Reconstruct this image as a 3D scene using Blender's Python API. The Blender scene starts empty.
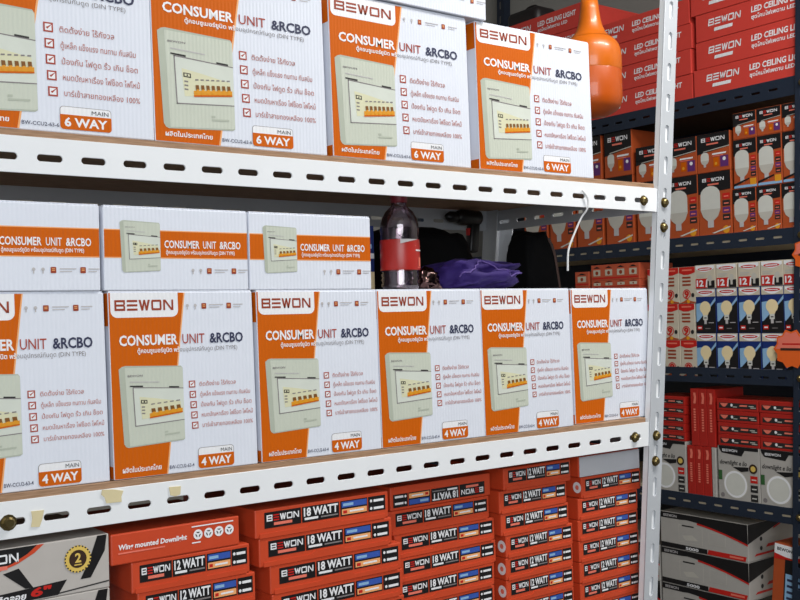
import bpy, bmesh, math, random
from mathutils import Vector, Matrix
random.seed(7)
C = bpy.context.scene.collection
S = bpy.context.scene

# ------------------------------------------------------------------ camera, world, lights, exposure
cam_d = bpy.data.cameras.new('camera'); cam = bpy.data.objects.new('camera', cam_d); C.objects.link(cam)
RM = ((0.79886769, -0.60095617, -0.02573128), (-0.01093632, 0.02825962, -0.99954079), (0.60140736, 0.79878225, 0.01600345))
right = Vector(RM[0]); up = -Vector(RM[1]); back = -Vector(RM[2])
cam.matrix_world = Matrix(((right.x, up.x, back.x, -0.327), (right.y, up.y, back.y, -1.163), (right.z, up.z, back.z, 1.490), (0, 0, 0, 1)))
cam_d.sensor_width = 36; cam_d.lens = 36 * 1038.476 / 800; cam_d.clip_start = 0.02
S.camera = cam
S.view_settings.view_transform = 'Standard'; S.view_settings.look = 'None'
S.view_settings.gamma = 1; S.view_settings.use_curve_mapping = False
S.view_settings.exposure = 0.0

W = bpy.data.worlds.new('world'); S.world = W; W.use_nodes = True
W.node_tree.nodes['Background'].inputs[0].default_value = (0.75, 0.86, 1.0, 1)
W.node_tree.nodes['Background'].inputs[1].default_value = 0.06

def area(name, loc, target, sx, sy, power, color):
    d = bpy.data.lights.new(name, 'AREA'); d.shape = 'RECTANGLE'; d.size = sx; d.size_y = sy
    d.energy = power; d.color = color
    o = bpy.data.objects.new(name, d); C.objects.link(o); o.location = loc
    o.rotation_euler = (Vector(target) - Vector(loc)).to_track_quat('-Z', 'Y').to_euler()
    return o
area('shopfront_daylight', (-1.1, -2.7, 2.0), (0.5, 0.0, 1.42), 1.9, 1.6, 62, (0.92, 0.96, 1.0))
area('ceiling_tube_light', (1.4, -0.7, 2.93), (1.5, -0.4, 0), 1.2, 0.12, 38, (1.0, 0.98, 0.95))

# ------------------------------------------------------------------ materials
MATS = {}
def lin(c):
    c = c / 255.0
    return c / 12.92 if c <= 0.04045 else ((c + 0.055) / 1.055) ** 2.4
def mat(name, rgb, rough=0.6, metal=0.0, noise=0.06, nscale=40, flute=0.0, spec=0.5, coat=0.0):
    """procedural principled material: faint mottling of colour and roughness, optional corrugated-board relief"""
    if name in MATS: return MATS[name]
    m = bpy.data.materials.new(name); m.use_nodes = True
    nt = m.node_tree; b = nt.nodes['Principled BSDF']; L = nt.links
    col = [lin(c) for c in rgb] + [1]
    tc = nt.nodes.new('ShaderNodeTexCoord'); nz = nt.nodes.new('ShaderNodeTexNoise')
    nz.inputs['Scale'].default_value = nscale; nz.inputs['Detail'].default_value = 3
    L.new(tc.outputs['Object'], nz.inputs['Vector'])
    mx = nt.nodes.new('ShaderNodeMix'); mx.data_type = 'RGBA'
    mx.inputs['A'].default_value = [c * (1 - noise) for c in col[:3]] + [1]
    mx.inputs['B'].default_value = [min(1, c * (1 + noise)) for c in col[:3]] + [1]
    L.new(nz.outputs['Fac'], mx.inputs['Factor']); L.new(mx.outputs['Result'], b.inputs['Base Color'])
    mr = nt.nodes.new('ShaderNodeMapRange'); mr.inputs['To Min'].default_value = max(0.03, rough - 0.08); mr.inputs['To Max'].default_value = min(1, rough + 0.08)
    L.new(nz.outputs['Fac'], mr.inputs['Value']); L.new(mr.outputs['Result'], b.inputs['Roughness'])
    b.inputs['Metallic'].default_value = metal; b.inputs['Specular IOR Level'].default_value = spec
    b.inputs['Coat Weight'].default_value = coat
    if flute > 0:
        wv = nt.nodes.new('ShaderNodeTexWave'); wv.bands_direction = 'X'; wv.inputs['Scale'].default_value = 62
        wv.inputs['Distortion'].default_value = 0.6; wv.inputs['Detail'].default_value = 1
        L.new(tc.outputs['Object'], wv.inputs['Vector'])
        bp = nt.nodes.new('ShaderNodeBump'); bp.inputs['Strength'].default_value = flute; bp.inputs['Distance'].default_value = 0.001
        L.new(wv.outputs['Fac'], bp.inputs['Height']); L.new(bp.outputs['Normal'], b.inputs['Normal'])
    MATS[name] = m
    return m

FL = 0.22
M_white = mat('white_carton_board', (222, 226, 236), 0.5, flute=FL, noise=0.02)
M_orange = mat('orange_print', (202, 94, 0), 0.55, flute=FL, noise=0.03, spec=.2)
M_pwhite = mat('white_print', (236, 236, 238), 0.5, flute=FL, noise=0.02)
M_navy = mat('navy_print', (44, 48, 78), 0.5, flute=FL)
M_brick = mat('brick_red_print', (165, 60, 40), 0.5, flute=FL)
M_logo = mat('rust_logo_print', (150, 58, 28), 0.5)
M_grey = mat('grey_print', (128, 122, 122), 0.5, flute=FL)
M_lgrey = mat('pale_grey_print', (188, 184, 184), 0.5)
M_dev = mat('grey_green_print', (198, 203, 188), 0.45, flute=FL, noise=0.03)
M_devd = mat('grey_green_dark_print', (178, 184, 168), 0.45)
M_devl = mat('pale_window_print', (210, 215, 204), 0.4)
M_cream = mat('cream_print', (214, 212, 178), 0.5)
M_amber = mat('amber_print', (222, 150, 30), 0.5)
M_switch = mat('brown_switch_print', (124, 78, 24), 0.5)
M_ink = mat('brick_small_print', (178, 104, 92), 0.5)
M_dark = mat('dark_print', (38, 36, 36), 0.5)
M_red = mat('orange_red_carton', (200, 70, 36), 0.45, noise=0.05)
M_redd = mat('crimson_carton', (172, 34, 25), 0.45, noise=0.05)
M_redc = mat('rose_red_carton', (208, 66, 56), 0.4, noise=0.04)
M_black = mat('black_print', (22, 20, 22), 0.4)
M_rprint = mat('red_print', (196, 30, 22), 0.45)
M_pink = mat('salmon_print', (232, 120, 100), 0.45)
M_blue = mat('blue_print', (52, 86, 170), 0.45)
M_dblue = mat('deep_blue_print', (18, 44, 110), 0.45)
M_sky = mat('pale_blue_print', (140, 180, 215), 0.45)
M_peach = mat('peach_print', (240, 170, 110), 0.45)
M_bulb = mat('bulb_white_print', (208, 208, 200), 0.4)
M_bulbs = mat('bulb_grey_print', (190, 186, 176), 0.4)
M_bulby = mat('bulb_cream_print', (236, 216, 170), 0.4)
M_purple = mat('purple_print', (96, 44, 110), 0.45)
M_oran2 = mat('deep_orange_carton', (176, 78, 36), 0.45, noise=0.05)
M_blackc = mat('black_carton', (30, 26, 27), 0.45)
M_tan = mat('tan_carton_board', (190, 160, 120), 0.6)
M_beige = mat('ivory_carton', (202, 192, 172), 0.5)
M_gold = mat('gold_print', (222, 190, 96), 0.4)
M_brown = mat('brown_print', (56, 36, 26), 0.45)
M_green = mat('green_print', (50, 96, 50), 0.5)
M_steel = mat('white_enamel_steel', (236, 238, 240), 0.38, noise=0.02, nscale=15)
M_shadest = mat('shaded_white_enamel_steel', (184, 188, 193), 0.4, noise=0.03, nscale=15)  # white enamel darkened: shade on post faces and rear members put into colour
M_navyst = mat('navy_enamel_steel', (28, 38, 54), 0.45, noise=0.06, nscale=15)
M_bolt = mat('brass_plated_bolt', (116, 102, 66), 0.35, metal=0.9)
M_ply = mat('pale_plywood', (200, 186, 160), 0.7, noise=0.12)

def wood(name, a, b_):
    m = bpy.data.materials.new(name); m.use_nodes = True; nt = m.node_tree; b = nt.nodes['Principled BSDF']
    tc = nt.nodes.new('ShaderNodeTexCoord'); mp = nt.nodes.new('ShaderNodeMapping'); mp.inputs['Scale'].default_value = (12, 90, 220)
    nz = nt.nodes.new('ShaderNodeTexNoise'); nz.inputs['Scale'].default_value = 3; nz.inputs['Detail'].default_value = 6
    cr = nt.nodes.new('ShaderNodeValToRGB'); cr.color_ramp.elements[0].color = [lin(c) for c in a] + [1]; cr.color_ramp.elements[1].color = [lin(c) for c in b_] + [1]
    cr.color_ramp.elements[0].position = 0.3; cr.color_ramp.elements[1].position = 0.7
    L = nt.links; L.new(tc.outputs['Object'], mp.inputs['Vector']); L.new(mp.outputs['Vector'], nz.inputs['Vector'])
    L.new(nz.outputs['Fac'], cr.inputs['Fac']); L.new(cr.outputs['Color'], b.inputs['Base Color']); b.inputs['Roughness'].default_value = 0.65
    return m
M_board = wood('brown_particle_board', (138, 106, 78), (176, 140, 110))
M_dboard = wood('dark_ply_board', (70, 52, 40), (96, 74, 56))

# ------------------------------------------------------------------ helpers
def obj(name, me, parent=None, loc=(0, 0, 0), rot=(0, 0, 0)):
    o = bpy.data.objects.new(name, me); C.objects.link(o)
    o.location = loc; o.rotation_euler = rot
    if parent: o.parent = parent
    return o
def tag(o, label=None, cat=None, group=None, kind=None):
    if label: o['label'] = label
    if cat: o['category'] = cat
    if group: o['group'] = group
    if kind: o['kind'] = kind
    return o
def mesh_of(name, bm, *ms, smooth=False):
    me = bpy.data.meshes.new(name); bm.normal_update(); bm.to_mesh(me); bm.free()
    for m in ms: me.materials.append(m)
    if smooth:
        for p in me.polygons: p.use_smooth = True
    return me
def bm_box(bm, x0, x1, y0, y1, z0, z1, bev=0.0, mi=0):
    vs = [bm.verts.new((x, y, z)) for x in (x0, x1) for y in (y0, y1) for z in (z0, z1)]
    fs = [bm.faces.new([vs[i] for i in q]) for q in ((0, 1, 3, 2), (4, 6, 7, 5), (0, 4, 5, 1), (2, 3, 7, 6), (0, 2, 6, 4), (1, 5, 7, 3))]
    for f in fs: f.material_index = mi
    if bev > 0:
        es = list({e for f in fs for e in f.edges})
        bmesh.ops.bevel(bm, geom=es, offset=bev, segments=2, affect='EDGES', profile=0.5)
def box_mesh(name, x0, x1, y0, y1, z0, z1, m, bev=0.0):
    bm = bmesh.new(); bm_box(bm, x0, x1, y0, y1, z0, z1, bev); return mesh_of(name, bm, m)
def lathe(name, prof, m, seg=32, sm=True):
    bm = bmesh.new(); rings = []
    for r, z in prof:
        if r < 1e-6: rings.append([bm.verts.new((0, 0, z))])
        else: rings.append([bm.verts.new((r * math.cos(2 * math.pi * i / seg), r * math.sin(2 * math.pi * i / seg), z)) for i in range(seg)])
    for a, b in zip(rings, rings[1:]):
        for i in range(seg):
            j = (i + 1) % seg
            if len(a) == 1 and len(b) == 1: continue
            if len(a) == 1: bm.faces.new((a[0], b[j], b[i]))
            elif len(b) == 1: bm.faces.new((a[i], a[j], b[0]))
            else: bm.faces.new((a[i], a[j], b[j], b[i]))
    bmesh.ops.recalc_face_normals(bm, faces=bm.faces)
    return mesh_of(name, bm, m, smooth=sm)
def tube_mesh(name, pts, r, m, res=3):
    cu = bpy.data.curves.new(name, 'CURVE'); cu.dimensions = '3D'; cu.bevel_depth = r; cu.bevel_resolution = res; cu.use_fill_caps = True
    sp = cu.splines.new('NURBS' if len(pts) > 3 else 'POLY'); sp.points.add(len(pts) - 1)
    for p, q in zip(sp.points, pts): p.co = (*q, 1)
    if sp.type == 'NURBS': sp.use_endpoint_u = True; sp.order_u = 3
    o = bpy.data.objects.new(name, cu); me = bpy.data.meshes.new_from_object(o); bpy.data.objects.remove(o); bpy.data.curves.remove(cu)
    me.materials.clear(); me.materials.append(m)
    for p in me.polygons: p.use_smooth = True
    return me
def slotted(name, length, height, slots, sl, sh, m, thick=0.002, vertical=False):
    """flat steel flange with rows of real stadium-shaped holes; spans x 0..length, z 0..height, front at y=0"""
    cu = bpy.data.curves.new(name, 'CURVE'); cu.dimensions = '2D'; cu.fill_mode = 'BOTH'; cu.extrude = thick / 2; cu.bevel_depth = 0.0004; cu.bevel_resolution = 0
    def poly(pts):
        sp = cu.splines.new('POLY'); sp.points.add(len(pts) - 1); sp.use_cyclic_u = True
        for p, q in zip(sp.points, pts): p.co = (q[0], q[1], 0, 1)
    poly([(0, 0), (length, 0), (length, height), (0, height)])
    for cx, cz in slots:
        pts = []; r = min(sl, sh) / 2
        for i in range(16):
            a = 2 * math.pi * (i + 0.5) / 16
            if sl >= sh: pts.append((cx + math.copysign(sl / 2 - r, math.cos(a)) + r * math.cos(a), cz + r * math.sin(a)))
            else: pts.append((cx + r * math.cos(a), cz + math.copysign(sh / 2 - r, math.sin(a)) + r * math.sin(a)))
        poly(pts)
    o = bpy.data.objects.new(name, cu); me = bpy.data.meshes.new_from_object(o); bpy.data.objects.remove(o); bpy.data.curves.remove(cu)
    me.materials.clear(); me.materials.append(m)
    me.transform(Matrix(((1, 0, 0, 0), (0, 0, -1, thick / 2), (0, 1, 0, 0), (0, 0, 0, 1))))
    return me
def join_mesh(name, parts, *ms):
    """parts: list of (mesh, matrix)"""
    bm = bmesh.new()
    for me, mx in parts:
        t = me.copy(); t.transform(mx); bm.from_mesh(t); bpy.data.meshes.remove(t)
    bmesh.ops.recalc_face_normals(bm, faces=bm.faces)
    return mesh_of(name, bm, *ms)
T = Matrix.Translation
def join_mesh2(name, parts):
    """join keeping each piece's own material"""
    ms = []; bm = bmesh.new()
    for me, mx in parts:
        t = me.copy(); t.transform(mx); m = me.materials[0]
        if m not in ms: ms.append(m)
        n0 = len(bm.faces); bm.from_mesh(t); bm.faces.ensure_lookup_table()
        for f in bm.faces[n0:]: f.material_index = ms.index(m)
        bpy.data.meshes.remove(t)
    bmesh.ops.recalc_face_normals(bm, faces=bm.faces)
    return mesh_of(name, bm, *ms)
def RZ(a): return Matrix.Rotation(a, 4, 'Z')

# ---- lettering: every glyph is flat ink geometry, cached
FONT = bpy.data.fonts[0] if bpy.data.fonts else None
_tx = {}
def glyphs(s, bold):
    k = (s, bold)
    if k in _tx: return _tx[k]
    cu = bpy.data.curves.new('text', 'FONT'); cu.body = s; cu.size = 1; cu.resolution_u = 2 if len(s) > 3 else 3; cu.fill_mode = 'FRONT'; cu.offset = bold
    o = bpy.data.objects.new('text', cu); me = bpy.data.meshes.new_from_object(o)
    vs = [(v.co.x, v.co.y) for v in me.vertices]; fs = [tuple(p.vertices) for p in me.polygons]
    bpy.data.objects.remove(o); bpy.data.curves.remove(cu); bpy.data.meshes.remove(me)
    x0 = min(v[0] for v in vs) if vs else 0
    x1 = max(v[0] for v in vs) if vs else 1
    vs = [((x - x0), y / 0.727) for x, y in vs]
    _tx[k] = (vs, fs, x1 - x0)
    return _tx[k]
LOGO = {  # strokes of the wide techno wordmark, unit boxes
    'B': [[(0, 0), (1, 0), (1, .2), (0, .2)], [(0, .4), (.95, .4), (.95, .6), (0, .6)], [(0, .8), (1, .8), (1, 1), (0, 1)], [(0, .2), (.18, .2), (.18, .4), (0, .4)], [(0, .6), (.18, .6), (.18, .8), (0, .8)], [(.84, .14), (1, .2), (1, .42), (.84, .46)], [(.84, .54), (1, .58), (1, .8), (.84, .86)]],
    'E': [[(0, 0), (1, 0), (1, .2), (0, .2)], [(0, .4), (1, .4), (1, .6), (0, .6)], [(0, .8), (1, .8), (1, 1), (0, 1)]],
    'W': [[(-.05, 1), (.16, 1), (.38, 0), (.2, 0)], [(.2, 0), (.38, 0), (.58, 1), (.42, 1)], [(.42, 1), (.58, 1), (.8, 0), (.62, 0)], [(.62, 0), (.8, 0), (1.05, 1), (.84, 1)]],
    'O': [[(.06, 0), (.94, 0), (1, .2), (0, .2)], [(0, .8), (1, .8), (.94, 1), (.06, 1)], [(0, .2), (.18, .2), (.18, .8), (0, .8)], [(.82, .2), (1, .2), (1, .8), (.82, .8)]],
    'N': [[(0, 0), (.18, 0), (.18, 1), (0, 1)], [(.82, 0), (1, 0), (1, 1), (.82, 1)], [(.02, 1), (.24, 1), (.98, 0), (.76, 0)]]}
class Ink:
    """flat print laid on a carton face: local x to the right, z up, y=0 the face; layers stack outwards by 0.1 mm"""
    def __init__(s): s.v, s.f, s.mi, s.ms = [], [], [], []
    def m(s, mt):
        if mt not in s.ms: s.ms.append(mt)
        return s.ms.index(mt)
    def poly(s, pts, mt, L=1):
        b = len(s.v); y = -0.00025 - 0.00012 * L
        s.v += [(x, y, z) for x, z in pts]; s.f.append(tuple(range(b, b + len(pts)))); s.mi.append(s.m(mt))
    def rect(s, x0, z0, x1, z1, mt, L=1, k=0):
        s.poly([(x0, z0), (x1, z0), (x1 + k, z1), (x0 + k, z1)], mt, L)
    def rr(s, x0, z0, x1, z1, r, mt, L=1, corners='abcd'):
        pts = []
        for c, (cx, cz, a0) in zip('abcd', ((x0 + r, z0 + r, 180), (x1 - r, z0 + r, 270), (x1 - r, z1 - r, 0), (x0 + r, z1 - r, 90))):
            if c in corners: pts += [(cx + r * math.cos(math.radians(a0 + i * 22.5)), cz + r * math.sin(math.radians(a0 + i * 22.5))) for i in range(5)]
            else: pts.append(((x0, z0), (x1, z0), (x1, z1), (x0, z1))['abcd'.index(c)])
        s.poly(pts, mt, L)
    def disc(s, cx, cz, r, mt, L=1, n=20, rz=None):
        rz = rz or r
        s.poly([(cx + r * math.cos(2 * math.pi * i / n), cz + rz * math.sin(2 * math.pi * i / n)) for i in range(n)], mt, L)
    def ring(s, cx, cz, r0, r1, mt, L=1, n=24):
        for i in range(n):
            a, b = 2 * math.pi * i / n, 2 * math.pi * (i + 1) / n
            s.poly([(cx + r * math.cos(t), cz + r * math.sin(t)) for r, t in ((r0, a), (r1, a), (r1, b), (r0, b))], mt, L)
    def text(s, t, x0, z0, h, mt, L=3, x1=None, bold=0.0, skew=0.0, rot=0, align='l'):
        vs, fs, w = glyphs(t, bold)
        kx = (x1 - x0) / w if x1 is not None else h * 1.37
        b = len(s.v); y = -0.00025 - 0.00012 * L
        for vx, vz in vs:
            px, pz = vx * kx + skew * vz * h, vz * h
            if rot == 90: px, pz = -pz, px
            if rot == -90: px, pz = pz, -px
            if rot == 180: px, pz = -px, -pz
            s.v.append((x0 + px, y, z0 + pz))
        for f in fs: s.f.append(tuple(b + i for i in f)); s.mi.append(s.m(mt))
    def logo(s, x0, z0, x1, z1, mt, L=3, ered=None, rot=0, skew=0):
        n = 5; gap = 0.17; u = (x1 - x0) / (n + gap * (n - 1))
        for i, ch in enumerate('BEWON'):
            for st in LOGO[ch]:
                s.poly([(x0 + (i * (1 + gap) + px) * u + skew * pz * (z1 - z0), z0 + pz * (z1 - z0)) for px, pz in st], ered if (ered and ch == 'E') else mt, L)
    def flip180(s, w, h):
        s.v = [(-x, y, h - z) for x, y, z in s.v]
    def turn(s, rot):   # rotate the whole sheet to lie on another face
        mx = rot; s.v = [tuple(mx @ Vector(p)) for p in s.v]
    def build(s, name):
        me = bpy.data.meshes.new(name); me.from_pydata(s.v, [], s.f); me.polygons.foreach_set('material_index', s.mi)
        for m in s.ms: me.materials.append(m)
        me.update()
        # make every sheet face outwards (local -y)
        bm = bmesh.new(); bm.from_mesh(me)
        bm.to_mesh(me); bm.free()
        return me

def carton(name, w, d, h, m, bev=0.0012, flap=None):
    bm = bmesh.new(); bm_box(bm, -w / 2, w / 2, 0, d, 0, h, bev)
    return mesh_of(name, bm, m)
PI = math.pi
def place(name, body, parts, loc, label, cat, group=None, rz=0.0, tilt=0.0, sz=1.0):
    """one carton: its body is the top-level mesh, print sheets and flaps are its children (mesh data shared by copies)"""
    o = obj(name, body, None, loc, (0, tilt, rz)); tag(o, label, cat, group); o.scale = (1, 1, sz)
    for p in parts:
        c = obj(p[0], p[1], o)
        if len(p) > 2: c.location = p[2]
        if len(p) > 3:
            for q in p[3]: obj(q[0], q[1], c)
    return o

# ------------------------------------------------------------------ the room
def struct(name, me): o = obj(name, me); o['kind'] = 'structure'; return o
M_wall = mat('grey_painted_wall', (150, 148, 142), 0.8, noise=0.08, nscale=3)
M_floor = mat('grey_cement_floor', (120, 116, 110), 0.6, noise=0.12, nscale=4)
M_ceil = mat('white_ceiling_board', (200, 200, 196), 0.8, nscale=3)
struct('floor', box_mesh('floor', -3.6, 2.6, -4.5, 2.1, -0.05, 0, M_floor))
struct('ceiling', box_mesh('ceiling', -3.6, 2.6, -4.5, 2.1, 3.05, 3.1, M_ceil))
struct('wall_back', box_mesh('wall_back', -3.6, 2.6, 1.95, 2.1, 0, 3.05, M_wall))
struct('wall_right', box_mesh('wall_right', 2.46, 2.6, -4.5, 1.95, 0, 3.05, M_wall))
struct('wall_left', box_mesh('wall_left', -3.7, -3.6, -4.5, 2.1, 0, 3.05, M_wall))

# ceiling tube lamp (real fixture around the tube light)
lamp = obj('ceiling_tube_lamp', box_mesh('ceiling_tube_lamp', -0.62, 0.62, -0.035, 0.035, 0, 0.05, M_steel, 0.004), None, (1.4, -0.7, 3.0))
tag(lamp, 'white ceiling tube lamp above the aisle', 'lamp')
me_ = bpy.data.materials.new('lit_tube'); me_.use_nodes = True
b_ = me_.node_tree.nodes['Principled BSDF']; b_.inputs['Emission Color'].default_value = (1, 0.98, 0.95, 1); b_.inputs['Emission Strength'].default_value = 6
obj('tube', tube_mesh('tube', [(-0.58, 0, -0.022), (0.58, 0, -0.022)], 0.014, me_), lamp)

# ------------------------------------------------------------------ white slotted-angle rack
LEAN = 0.100                       # the whole rack sways: posts lean to the right as they rise
RX = lambda z: 1.1085 + LEAN * (z - 1.66)   # left edge of right post's front flange
rack = obj('white_shelf_rack', None); rack.location = (0.4, 0.2, 0)
tag(rack, 'white slotted steel rack with brown boards, loaded with consumer unit boxes', 'shelf rack')
def rk(name, me, mx=(0, 0, 0), par=None):
    o = obj(name, me, par or rack)
    o.location = Vector(mx) - (Vector(rack.location) if par is None else Vector((0, 0, 0)))
    return o
LEVELS = [1.70, 1.30, 0.932]
RD = 0.42
H_ = 2.45
def post_mesh(name, flip_y, wx=0.0335, wy=0.0125, H_=2.45):
    zs = [(wx / 2, 0.03 + 0.0552 * i) for i in range(int(H_ / 0.0552))]
    f = slotted('f', wx, H_, zs, 0.0098, 0.032, M_shadest)
    sgn = -1 if flip_y else 1
    side = slotted('s', wy, H_, [(wy / 2, z) for _, z in zs], 0.0085, 0.031, M_shadest)
    plain = box_mesh('p', 0, wy, 0, 0.002, 0, H_, M_shadest if flip_y else M_steel)  # front posts' side flanges keep the lit white, their slotted face the shaded tone
    fx = T((0, 0 if not flip_y else -0.002, 0))
    parts = [(f, fx), (plain, T((0, 0, 0)) @ RZ(sgn * PI / 2) @ T((0, -0.002 if not flip_y else 0, 0))), (plain, T((wx - 0.002, 0, 0)) @ RZ(sgn * PI / 2) @ T((0, -0.002 if not flip_y else 0, 0)))]
    if not flip_y: parts.append((box_mesh('p', 0.002, wx - .002, .0028, .004, 0, H_, M_steel), T((0, 0, 0))))  # added white strip behind the slots makes them look lit
    me = join_mesh2(name, parts)
    for v in me.vertices: v.co.x += LEAN * (v.co.z - 1.66)
    return me
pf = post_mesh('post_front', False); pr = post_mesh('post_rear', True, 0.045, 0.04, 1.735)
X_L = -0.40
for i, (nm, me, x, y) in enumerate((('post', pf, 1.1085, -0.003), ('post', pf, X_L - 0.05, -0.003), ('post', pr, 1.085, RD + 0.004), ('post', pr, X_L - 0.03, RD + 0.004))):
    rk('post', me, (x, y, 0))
bolt_me = lathe('bolt', [(0, -0.006), (0.0045, -0.006), (0.0065, -0.004), (0.0065, 0), (0.009, 0), (0.009, 0.0012), (0, 0.0012)], M_bolt, 12, False)
bolt_me.transform(Matrix.Rotation(PI / 2, 4, 'X') @ Matrix.Rotation(PI, 4, 'X'))
for li, z in enumerate(LEVELS):
    xr = RX(z - 0.02) - 0.0005; xl = X_L - 0.016
    if li == 0: sx = [0.0115 + 0.0502 * k for k in range(-8, 22)]
    else: sx = [0.0125 + 0.0487 * k for k in range(-8, 23)]
    sx = [s for s in sx if xl + 0.02 < s < xr - 0.012]
    zc = 0.0165
    fr = slotted('front', xr - xl, 0.04, [(s - xl, zc + 0.001) for s in sx], 0.0295, 0.0088, M_steel)
    top = box_mesh('t', 0, xr - xl, 0.002, 0.03, 0.0375, 0.0395, M_steel)
    fb = rk('front_beam', join_mesh('front_beam', [(fr, T((0, 0, 0))), (top, T((0, 0, 0)))], M_steel), (xl, -0.0005, z - 0.04))
    for bx in ([xr - 0.036, 0.0085] if li == 1 else [xr - 0.036]):
        o = obj('bolt', bolt_me, fb, (bx - xl, -0.0008, zc + 0.001))
    for k, bz in enumerate((z - 0.024, z - 0.067)):
        rk('bolt', bolt_me, (RX(bz) + 0.0155, -0.004, bz))
    rr_ = slotted('rear', xr - xl - 0.005, 0.04, [(0.03 + 0.05 * k, zc) for k in range(29)], 0.0285, 0.0075, M_shadest)
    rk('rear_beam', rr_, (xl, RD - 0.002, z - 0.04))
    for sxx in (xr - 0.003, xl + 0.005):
        sb = slotted('side', RD - 0.006, 0.04, [(0.03 + 0.05 * k, zc) for k in range(8)], 0.0285, 0.0075, M_shadest)
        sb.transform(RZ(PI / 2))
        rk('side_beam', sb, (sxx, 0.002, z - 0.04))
    rk('shelf_board', box_mesh('shelf_board', xl, xr - 0.005, 0.001, RD - 0.004, 0, 0.008, M_board, 0.0006), (0, 0, z))
# scraps of masking tape stuck on the middle beam
M_tape = mat('yellowed_masking_tape', (214, 200, 158), 0.7, noise=0.1)
for pts in ([(0.033, 1.2866), (0.0468, 1.2862), (0.0445, 1.276), (0.0415, 1.2685), (0.0325, 1.2695), (0.034, 1.278)],
            [(0.1135, 1.3005), (0.126, 1.2995), (0.1385, 1.2965), (0.136, 1.29), (0.1362, 1.284), (0.118, 1.2845), (0.1165, 1.291), (0.1125, 1.295)],
            [(0.1955, 1.2938), (0.2105, 1.2932), (0.2095, 1.2835), (0.203, 1.282), (0.197, 1.284)]):
    bm = bmesh.new(); a = [bm.verts.new((x, -0.0022, z)) for x, z in pts]; b = [bm.verts.new((x, -0.0008, z)) for x, z in pts]
    bm.faces.new(a); bm.faces.new(b[::-1])
    for i in range(len(a)): bm.faces.new((a[i - 1], a[i], b[i], b[i - 1]))
    bmesh.ops.recalc_face_normals(bm, faces=bm.faces)
    o = rk('tape_scrap', mesh_of('tape_scrap', bm, M_tape)); o['label'] = 'yellowed masking tape scrap'
Z1, Z2, Z3 = LEVELS[0] + 0.008, LEVELS[1] + 0.008, LEVELS[2] + 0.008

# ------------------------------------------------------------------ consumer unit boxes
def icons(k, u, v, sc=1.0, mt=M_logo, light=M_lgrey, W_=0.19, H_=0.22):
    X = lambda a: (a - .5) * W_
    z = (1 - v) * H_; s = 0.0058 * sc
    for a in (0, .055):
        k.disc(X(u + a) + 0.001, z + s * .62, s * .36, light, 2, 8); k.rect(X(u + a) + 0.0003, z - s * .2, X(u + a) + 0.0017, z + s * .4, light, 2)
    for a in (.105, .285):
        k.rr(X(u + a), z - s * .1, X(u + a) + s * 1.1, z + s * 1.1, s * .15, mt, 2)
        k.rect(X(u + a) + s * .25, z + s * .35, X(u + a) + s * .85, z + s * .5, M_peach, 3); k.rect(X(u + a) + s * .25, z + s * .65, X(u + a) + s * .85, z + s * .8, M_peach, 3)
    for a, l in ((.16, .1), (.335, .07)):
        k.rect(X(u + a), z + s * .65, X(u + a + l), z + s * .85, light, 2); k.rect(X(u + a), z + s * .15, X(u + a + l * .75), z + s * .32, light, 2)
def device(k, W_, H_, u0, u1, v0, v1, n, L=2):
    X = lambda a: (u0 + a * (u1 - u0) - .5) * W_
    Zv = lambda b: (1 - (v0 + b * (v1 - v0))) * H_
    P = lambda *q: [(X(a), Zv(b)) for a, b in q]
    k.poly(P((0, .03), (.05, 0), (.1, -.01), (.975, .02), (1, .05), (1, .95), (.97, .965), (.11, 1.0), (.07, .985), (.045, .95)), M_devd, L)
    k.poly(P((.09, .015), (.98, .035), (1, .06), (1, .94), (.97, .95), (.13, .985)), M_dev, L + 1)
    k.poly(P((.2, .255), (1, .3), (1, .71), (.22, .745)), M_devl, L + 2)
    for a in (P((.2, .255), (1, .3), (1, .31), (.2, .268)), P((.2, .26), (.215, .26), (.235, .745), (.22, .745)), P((.22, .735), (1, .70), (1, .71), (.22, .747))): k.poly(a, M_grey, L + 3)
    k.poly(P((.16, .235), (.36, .243), (.36, .262), (.16, .25)), M_dark, L + 4); k.poly(P((.77, .27), (.93, .278), (.93, .295), (.77, .288)), M_dark, L + 4)
    k.poly(P((.3, .38), (.55, .41), (.95, .47), (.96, .62), (.33, .66)), M_cream, L + 3)
    k.poly(P((.32, .42), (.42, .425), (.42, .47), (.32, .465)), M_dark, L + 4); k.poly(P((.335, .43), (.405, .435), (.405, .458), (.335, .455)), M_cream, L + 5)
    k.disc(X(.37), Zv(.445), 0.0011, M_dark, L + 6, 8)
    for b in (.5, .54, .58): k.poly(P((.33, b), (.38, b + .002), (.38, b + .018), (.33, b + .016)), M_grey, L + 4)
    k.poly(P((.45, .595), (.975, .555), (.975, .605), (.45, .65)), M_amber, L + 5)
    k.poly(P((.45, .64), (.975, .597), (.975, .612), (.45, .658)), M_orange, L + 6)
    for i in range(n):
        a = .475 + i * .5 / n; b = .535 - i * .03 / n; w = .3 / n
        k.poly(P((a, b), (a + w, b - .002), (a + w * 1.2, b + .045), (a + w * .4, b + .065), (a + w * .1, b + .045)), M_switch, L + 7)
        k.poly(P((a + w * .3, b + .045), (a + w * 1.1, b + .04), (a + w * .9, b + .085), (a, b + .09)), M_amber, L + 8)
        k.poly(P((a, b - .06), (a + w, b - .064), (a + w, b - .05), (a, b - .046)), M_grey, L + 5)
    k.text('BEWON', X(.13), Zv(.13), H_ * .011, M_grey, L + 4, X(.36), bold=.02)
    k.poly(P((.16, .185), (.62, .205), (.62, .215), (.16, .195)), M_lgrey, L + 4)
    k.poly(P((.68, .865), (.92, .855), (.92, .875), (.68, .885)), M_devd, L + 4); k.poly(P((.68, .83), (.73, .828), (.73, .85), (.68, .852)), M_devd, L + 4)
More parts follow.
